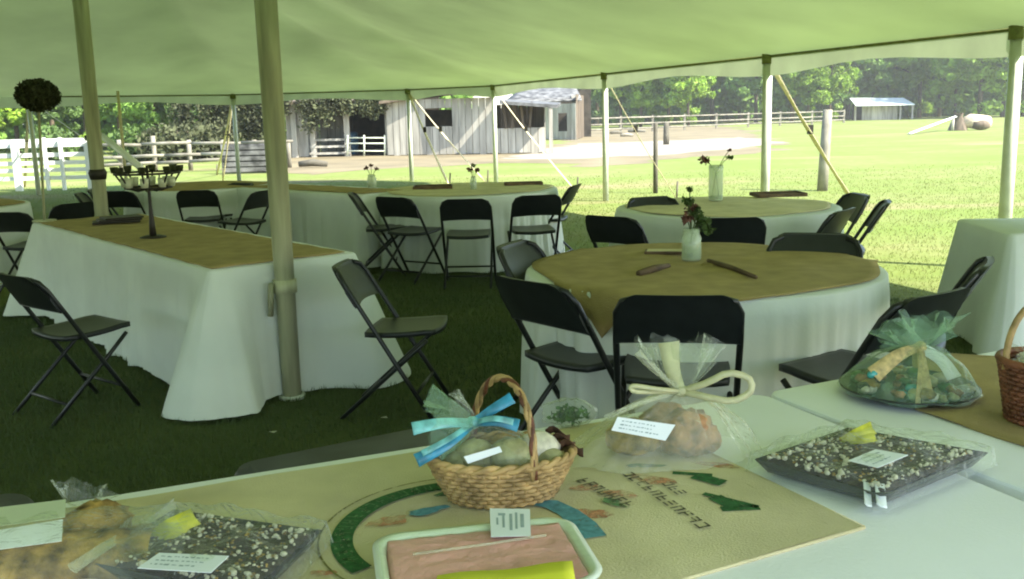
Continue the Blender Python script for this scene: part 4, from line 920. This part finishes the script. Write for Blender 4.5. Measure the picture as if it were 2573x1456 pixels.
def rp(x,y,dd=0): return Q(x,y,bc.y+dd)-Vector(bc)
ribbon(gf,[kn,rp(1240,1028,0),rp(1288,1000,.01)],(.016,.024),'ribbon_blue'); ribbon(gf,[kn,rp(1250,1058,-.01),rp(1303,1070,-.02)],(.016,.026),'ribbon_blue'); ribbon(gf,[kn,rp(1240,1052,-.03),rp(1290,1062,-.03)],(.010,.012),'ribbon_aqua')
ribbon(gf,[kn,rp(1110,1064,-.04),rp(1036,1078,-.05)],(.016,.026),'ribbon_aqua'); ribbon(gf,[kn,rp(1125,1115,-.05),rp(1046,1158,-.06)],(.015,.028),'ribbon_blue'); ribbon(gf,[kn,rp(1125,1105,-.055),rp(1060,1140,-.065)],(.010,.012),'ribbon_aqua')
mb=MB(); mb.blob(kn,(.016,.014,.013),10,6,.1); mb.build('knot','ribbon_aqua',gf)
lc=[rp(1165,1148,-.07),rp(1255,1122,-.05),rp(1262,1136,-.055),rp(1176,1166,-.075)]
mb=MB(); mb.add(lc,[(0,1,2,3)]); mb.build('label_card','card',gf,False,solid=.001)

# --- bread bag with cream bow
c=P(1668,1160,TZ+.004); c.y+=.05
BG=empty('bread_gift_bag',(c.x,c.y,TZ+.006),label='large clear bread bag tied with a cream bow behind the coffee sack print',cat='gift bag')
def bp_(x,y,dd=0): return Q(x,y,c.y+dd)-Vector((c.x,c.y,TZ+.006))
nk=bp_(1712,984,.03)
mb=MB(); mb.blob((-.055,.0,.040),(.072,.05,.040),18,11,.05,.3); mb.build('bread_loaf','bread',BG)
mb=MB(); mb.blob((.055,-.01,.05),(.070,.055,.052),18,11,.09,.5); mb.build('pastry','bread_red',BG)
mb=MB(); mb.blob((.02,.05,.05),(.06,.045,.05),16,10,.09,.2); mb.build('pastry','bread_red',BG)
mb=MB(); mb.blob((.095,-.005,.035),(.04,.045,.035),14,9,.1,.2); mb.build('pastry','bread_red',BG)
film_bag(BG,(0.0,0,.002),(.225,.125,R(8)),tuple(nk),.013,'film_cream',n=80,rows=16,seed=2.1,bulge=.25,wr=.07)
fan(BG,nk,(-.05,.1,1),.115,.014,.085,'film',seed=1.1,flat=.5,amp=.2)
fan(BG,nk,(.25,.1,1),.10,.012,.05,'film',seed=4.1,flat=.6,amp=.3)
ribbon(BG,[nk,bp_(1690,930,.02),bp_(1680,860,.03)],(.02,.048),'ribbon_cream',updir=(0,1,0.1))
ribbon(BG,[nk,bp_(1640,925,0),bp_(1600,885,0)],(.012,.018),'film_cream',updir=(0,1,0.1))
# bow loop right
ribbon(BG,[nk,bp_(1778,962,-.01),bp_(1830,938,-.02),bp_(1882,952,-.02),bp_(1885,985,-.025),bp_(1840,1008,-.03),bp_(1776,998,-.02),nk],.015,'ribbon_cream',updir=(0,1,-.45))
ribbon(BG,[nk,bp_(1650,978,-.02),bp_(1590,970,-.03),bp_(1600,985,-.03),nk],.010,'ribbon_cream',updir=(0,1,-.45))
ribbon(BG,[nk,bp_(1620,1010,-.03),bp_(1520,1050,-.05)],(.008,.012),'film_cream')
mb=MB(); mb.blob(nk,(.017,.014,.014),10,6,.1); mb.build('knot','ribbon_cream',BG)
lc=[bp_(1552,1048,-.085),bp_(1697,1068,-.085),bp_(1672,1108,-.095),bp_(1536,1082,-.095)]
mb=MB(); mb.add(lc,[(0,1,2,3)]); mb.build('label_card','card',BG,False,solid=.001); scribble(BG,lc,.0012)
# small clear package behind
pk=empty('clear_herb_packet',P(1432,1080,TZ+.004),label='small clear packet of green herbs behind the basket at the table edge',cat='packet'); pk.location.y+=.03
q=np.random.normal(size=(220,3)); q/=np.linalg.norm(q,axis=1,keepdims=True); q*=np.random.uniform(.2,1,(220,1))*np.array([.055,.035,.025]); q[:,2]+=.03; leafmesh('herbs',q,.008,'green_bits',pk)
mb=MB(); mb.blob((0,0,.034),(.068,.045,.034),18,10,.12); mb.build('cellophane_wrap','film',pk)

# --- chocolate bark trays
def bark_tray(corners,label,seed,cardpx,czs,ribbons,chips=90):
    random.seed(seed); cs=[P(x,y,TZ+.006) for x,y in corners]; c=sum(cs,Vector())/4; t=empty('bark_tray',c,label=label,cat='tray of sweets',group='wrapped trays of chocolate bark')
    q=[p-c for p in cs]
    def lerpq(u,v): return q[0].lerp(q[1],u).lerp(q[3].lerp(q[2],u),v)
    def rr(u,v,z,k): p=lerpq(.5+(u-.5)*k,.5+(v-.5)*k); return Vector((p.x,p.y,z))
    mb=MB(); mb.grid(lambda u,v:rr(u,v,.0015 if .06<u<.94 and .06<v<.94 else .030,1.0),16,16); mb.build('tray','black_tray',t,solid=.002)
    mb=MB(); mb.grid(lambda u,v:rr(u,v,.022+.011*(1-max(abs(u-.5),abs(v-.5))*2)**.4+.005*random.random(),.90),34,34); mb.build('chocolate_bark','chocolate',t)
    mb=MB(); mb2=MB()
    for k in range(420):
        u,v=random.random(),random.random(); p=rr(u,v,.034+random.uniform(-.002,.003),.88); s_=random.uniform(.0018,.0042); (mb if k%2 else mb2).blob(p,(s_,s_*.8,s_*.6),5,3,.3)
    tag(mb.build('crumb_topping','bread',t),kind='stuff'); tag(mb2.build('cookie_crumbs','nut',t),kind='stuff')
    me=None
    for k in range(chips):
        e=random.random()
        if e<.6: u,v=random.choice([(random.random(),random.choice((.05,.95))),(random.choice((.05,.95)),random.random())]); u+=random.uniform(-.06,.06); v+=random.uniform(-.06,.06)
        else: u,v=random.random(),random.random()
        p=rr(min(max(u,.02),.98),min(max(v,.02),.98),.034,.92)
        if me is None: mb=MB(); mb.blob((0,0,0),(.0065,.0055,.0045),7,4,.25); ob=mb.build('marshmallow_piece','nut',t); me=ob
        else: ob=me.copy(); C.objects.link(ob); ob.parent=t
        ob.location=p; ob.rotation_euler=(random.random(),random.random(),random.random()*6); s=random.uniform(.4,1.15); ob.scale=(s,s,s)
    rng=random.Random(seed); ph=[rng.uniform(0,6) for _ in range(4)]
    mb=MB(); mb.grid(lambda u,v:rr(u,v,(.004 if u in(0,1) or v in(0,1) else .044+.020*(math.sin(math.pi*u)*math.sin(math.pi*v))**.5+.004*math.sin(u*19+v*11+ph[0])+.003*math.sin(v*27-u*7+ph[1])),1.10),40,40); mb.build('cellophane_wrap','film',t)
    pts=[P(x,y,z)-c for (x,y),z in zip(cardpx,czs)]; mb=MB(); mb.add(pts,[(0,1,2,3)]); mb.build('label_card','card',t,False,solid=.0012); scribble(t,pts,.0014)
    for (pts,w,m) in ribbons: ribbon(t,[P(x,y,z)-c for x,y,z in pts],w,m)
    return t
bark_tray([(1896,1188),(2130,1106),(2480,1172),(2218,1283)],'tray of dark chocolate bark with white pieces between bread bag and right edge',3,[(2132,1158),(2200,1130),(2282,1144),(2205,1176)],[.808]*4,
    [([(2110,1112,.775),(2150,1092,.80),(2195,1075,.80)],(.015,.03),'ribbon_yellow'),([(2120,1110,.775),(2165,1105,.795),(2200,1098,.80)],(.015,.02),'ribbon_yellow'),([(2178,1210,.78),(2182,1270,.762)],.014,'card'),([(2210,1212,.78),(2216,1272,.762)],.02,'card')],110)  # white strips stand for reflections at the tray's front corner
bark_tray([(215,1452),(440,1318),(812,1372),(640,1545)],'square tray of dark chocolate bark with yellow ribbon at the lower left',5,[(400,1390),(575,1398),(530,1440),(345,1428)],[.806,.806,.804,.804],
    [([(388,1350,.775),(430,1325,.80),(492,1298,.80)],(.03,.035),'ribbon_yellow'),([(372,1352,.775),(420,1345,.785),(470,1322,.79)],(.02,.02),'ribbon_yellow')],110)

# --- round wrapped platter
c=P(2282,985,TZ+.008); PL=empty('round_platter',c,label='round dark platter of treats under cellophane with raffia bow',cat='platter')
def pp(x,y,dd=0): return Q(x,y,c.y+dd)-c
rx=.175
mb=MB(); mb.lathe([(0,.0),(.82,.0),(1,.016),(1.01,.018),(1.0,.021),(.82,.006),(0,.006)],n=48,sx=rx,sy=rx); mb.build('plate','black_tray',PL)
random.seed(4)
for k in range(46):
    a=random.uniform(0,6.28); r=rx*.85*math.sqrt(random.random()); m=random.choice(['green_bits','bread','chocolate','nut','film_green','pear','bread_red']); s=random.uniform(.012,.026)
    mb=MB(); mb.blob((r*math.cos(a),r*math.sin(a),.018+.05*(1-r/rx)*random.random()),(s,s*.8,s*.6),8,5,.25,a); mb.build('treat',m,PL)
for (x,y) in ((2290,975),(2265,990),(2190,940)): mb=MB(); mb.blob(pp(x,y,-.08),(.016,.012,.01),8,5,.3); mb.build('foil_sweet','teal',PL)
nk=pp(2312,872,.0)
film_bag(PL,(0,0,.012),(rx*1.02,rx*1.02,0),tuple(nk),.014,'film_green',n=70,rows=14,seed=.5,bulge=.5,wr=.045)
fan(PL,nk,(-.2,0,.9),.065,.015,.11,'film_green',seed=1.9,flat=.6,amp=.25); fan(PL,nk,(.3,0,1),.07,.015,.06,'film_green',seed=3.9,flat=.7,amp=.3); fan(PL,nk,(-.9,0,.5),.09,.015,.04,'film_green',seed=5.9,flat=.7,amp=.3)
ribbon(PL,[nk,pp(2260,892,-.05),pp(2195,942,-.09)],(.018,.045),'raffia'); ribbon(PL,[nk,pp(2322,940,-.07),pp(2336,1028,-.13)],(.018,.036),'raffia'); ribbon(PL,[nk,pp(2312,930,-.08),pp(2306,1022,-.14)],(.006,.014),'raffia')
ribbon(PL,[nk,pp(2365,905,-.04),pp(2398,950,-.08)],(.028,.04),'card',name='label_card'); ribbon(PL,[pp(2398,950,-.08),pp(2425,985,-.09),pp(2450,1005,-.08)],(.04,.03),'film',name='film_tail')
mb=MB(); mb.blob(nk,(.018,.014,.016),10,6,.1); mb.build('knot','raffia',PL)

# --- dark wicker basket, right edge
c=P(2640,1075,TZ+.006); c.y+=.05; DB=empty('dark_wicker_basket',c,label='dark red brown wicker basket cut off by the right edge',cat='basket')
for j in range(12):
    z=.008+.012*j; r=.070+.022*j/11; mb=MB(); N=96; mb.tube([((r+.003*math.cos(math.pi*k/2+math.pi*j))*math.cos(2*math.pi*k/N),(r+.003*math.cos(math.pi*k/2+math.pi*j))*math.sin(2*math.pi*k/N),z) for k in range(N+1)],.0065,6,cap=False); mb.build('weaver','wicker_dark',DB)
for k in range(24):
    a=2*math.pi*k/24; mb=MB(); mb.tube([(.070*math.cos(a),.070*math.sin(a),.002),(.092*math.cos(a),.092*math.sin(a),.15)],.0035,5); mb.build('stake','wicker_dark',DB)
mb=MB(); mb.tube([(.096*math.cos(a),.096*math.sin(a),.152) for a in np.linspace(0,2*math.pi,49)],.009,8,cap=False); mb.build('rim','wicker_dark',DB)
mb=MB(); mb.tube([(-.09*math.cos(a),.02*math.sin(a),.13+.16*math.sin(a)) for a in np.linspace(0,math.pi,25)],.008,7); mb.build('handle','wicker',DB)
mb=MB(); mb.lathe([(0,.004),(.07,.004),(.07,.01),(0,.01)],n=24); mb.build('basket_bottom','wicker_dark',DB)
q=np.random.normal(size=(150,3)); q/=np.linalg.norm(q,axis=1,keepdims=True); q*=np.random.uniform(.3,1,(150,1))*np.array([.075,.075,.04]); q[:,2]+=.15; leafmesh('tissue_filling',q,.02,'film_cream',DB)

# --- pan of pink dessert
cs=[P(932,1395,.765),P(965,1335,.772),P(1425,1292,.772),P(1470,1385,.765)]
t0=P(940,1357,.785); t1=P(1425,1306,.785); dl=(t1-t0); dl.z=0; Lp=dl.length; dl.normalize(); dw=Vector((dl.y,-dl.x,0)); Wp=.245
cc=t0+dl*Lp/2+dw*Wp/2; PN=empty('dessert_pan',(cc.x,cc.y,TZ+.008),math.atan2(dl.y,dl.x),label='frosted rectangular pan of pink dessert with a white sticker and yellow card',cat='pan of dessert')
def rrect(L,W_,r,z,n=8):
    o=[]
    for (sx,sy,a0) in ((1,-1,-90),(1,1,0),(-1,1,90),(-1,-1,180)):
        for k in range(n): a=R(a0+90*k/(n-1)); o.append((sx*(L/2-r)+r*math.cos(a),sy*(W_/2-r)+r*math.sin(a),z))
    return o
def loft(rings,cap0=True,cap1=True):
    mb=MB(); k=len(rings[0]); vs=[p for r in rings for p in r]; fs=[(j*k+i,j*k+(i+1)%k,(j+1)*k+(i+1)%k,(j+1)*k+i) for j in range(len(rings)-1) for i in range(k)]
    if cap0: fs.append(tuple(range(k-1,-1,-1)))
    if cap1: fs.append(tuple((len(rings)-1)*k+i for i in range(k)))
    return mb.add(vs,fs)
L,W_=Lp,Wp
loft([rrect(L*.86,W_*.84,.03,0),rrect(L*.90,W_*.88,.035,.004),rrect(L*.96,W_*.95,.042,.036),rrect(L*1.02,W_*1.02,.05,.040),rrect(L*1.03,W_*1.03,.05,.044),rrect(L*.97,W_*.96,.045,.046),rrect(L*.91,W_*.88,.04,.040),rrect(L*.88,W_*.84,.04,.012)],cap1=True).build('pan_body','pan',PN)
mb=MB()
def pk_(u,v):
    return ((u-.5)*L*.905*(1-.0*v),(v-.5)*W_*.875,.0425+.0006*math.sin(v*30+2*math.sin(u*5))+.0005*math.sin(u*40+v*13)-(.018 if u in(0,1) or v in(0,1) else 0))
mb.grid(pk_,60,30); mb.build('pink_dessert','pink',PN)
loft([rrect(L*.97,W_*.96,.046,.0475),rrect(L*.97,W_*.96,.046,.0495)]).build('clear_lid','lid_film',PN,False)
mb=MB(); mb.tube([(-L*.33,.02,.0515),(0,.026,.052),(L*.33,.038,.0515)],.0022,6); mb.build('lid_ridge','film_cream',PN)
def loc(x,y,z=.792):
    p=P(x,y,z)-Vector((cc.x,cc.y,TZ+.008)); a=-math.atan2(dl.y,dl.x); return Vector((p.x*math.cos(a)-p.y*math.sin(a),p.x*math.sin(a)+p.y*math.cos(a),p.z+.0))
st=[loc(1231,1288),loc(1332,1290),loc(1334,1358),loc(1234,1360)]
st=[Vector((p.x,p.y,.0515)) for p in st]
mb=MB(); mb.add(st,[(0,1,2,3)]); mb.build('white_sticker','card',PN,False,solid=.0008)
mb=MB()
for (a0,a1,b0_,b1_) in ((.2,.38,.18,.27),(.3,.36,.27,.7),(.48,.55,.2,.8),(.62,.68,.15,.75),(.75,.84,.2,.7),(.15,.2,.35,.6)):
    f=lambda u,v: st[0].lerp(st[1],u).lerp(st[3].lerp(st[2],u),v)+Vector((0,0,.0008))
    mb.add([f(a0,b0_),f(a1,b0_),f(a1,b1_),f(a0,b1_)],[(0,1,2,3)])
mb.build('sticker_marks','ink',PN,False)
yy=[loc(1100,1462),loc(1438,1426),loc(1460,1560),loc(1060,1590)]; yy=[Vector((p.x,p.y,.0518)) for p in yy]
mb=MB(); mb.grid(lambda u,v:yy[0].lerp(yy[1],u).lerp(yy[3].lerp(yy[2],u),v)+Vector((0,0,.002+.002*math.sin(u*9))),12,4); mb.build('yellow_card','yellow',PN,solid=.001)

# --- wrapped bread at left
BL=empty('wrapped_sweet_bread',P(60,1440,TZ+.008),R(14),label='long golden sweet bread in clear wrap with white labels at the lower left corner',cat='wrapped bread')
bo=BL.location.copy()
mb=MB(); mb.grid(lambda u,v:((u-.5)*.42,(.075+.012*math.sin(u*7))*math.cos(math.pi*v),.002+.055*math.sin(math.pi*v)**.7*(.75+.25*math.sin(math.pi*u)**.5)+.003*math.sin(u*31)*math.sin(v*17)),50,20); o=mb.build('bread_loaf','bread',BL)
mb=MB(); mb.blob((.105,.095,.035),(.06,.05,.04),18,10,.1,.3); mb.build('bread_piece','bread',BL)
mb=MB(); mb.grid(lambda u,v:((u-.5)*.54,(.12)*math.cos(math.pi*v)+.02,.004+.078*math.sin(math.pi*v)**.6*math.sin(math.pi*min(1,max(0,.08+u*.84)))**.4+.003*math.sin(u*41+v*9)),60,18); mb.build('cellophane_wrap','film',BL)
inv=BL.matrix_basis.inverted() if False else (Matrix.Translation(bo)@Matrix.Rotation(R(14),4,'Z')).inverted()
def bl(x,y,z): return inv@P(x,y,z)
mb=MB(); mb.add([bl(-20,1336,.826),bl(158,1306,.826),bl(155,1360,.815),bl(-20,1384,.815)],[(0,1,2,3)]); mb.build('label_card','card',BL,False,solid=.0012)
mb=MB(); mb.add([bl(-20,1278,.830),bl(165,1256,.830),bl(163,1300,.826),bl(-20,1325,.826)],[(0,1,2,3)]); mb.build('paper_band','valance',BL,False,solid=.0012)
ribbon(BL,[bl(180,1430,.80),bl(270,1370,.80),bl(385,1300,.78)],(.02,.012),'film_cream',name='film_tail')
fan(BL,bl(200,1270,.80),(.3,.2,1),.035,.02,.05,'film',seed=1.4,amp=.25)
fan(BL,bl(330,1380,.765),(1,.1,.1),.08,.02,.06,'film',seed=2.4,flat=.4,amp=.25)

# ---------------------------------------------------------------- summer haze
hm=bpy.data.materials.new('haze_air'); hm.use_nodes=True; hn=hm.node_tree; hn.nodes.remove(hn.nodes['Principled BSDF']); pv=hn.nodes.new('ShaderNodeVolumePrincipled')
pv.inputs['Color'].default_value=(.95,.97,.88,1); pv.inputs['Density'].default_value=.0009; pv.inputs['Anisotropy'].default_value=.2; hn.links.new(pv.outputs[0],hn.nodes['Material Output'].inputs['Volume'])
mb=MB(); mb.box((15,75,13),(330,190,28)); MT['haze']=hm; tag(mb.build('haze','haze',smooth=False),'thin pale summer haze over the field',kind='stuff')
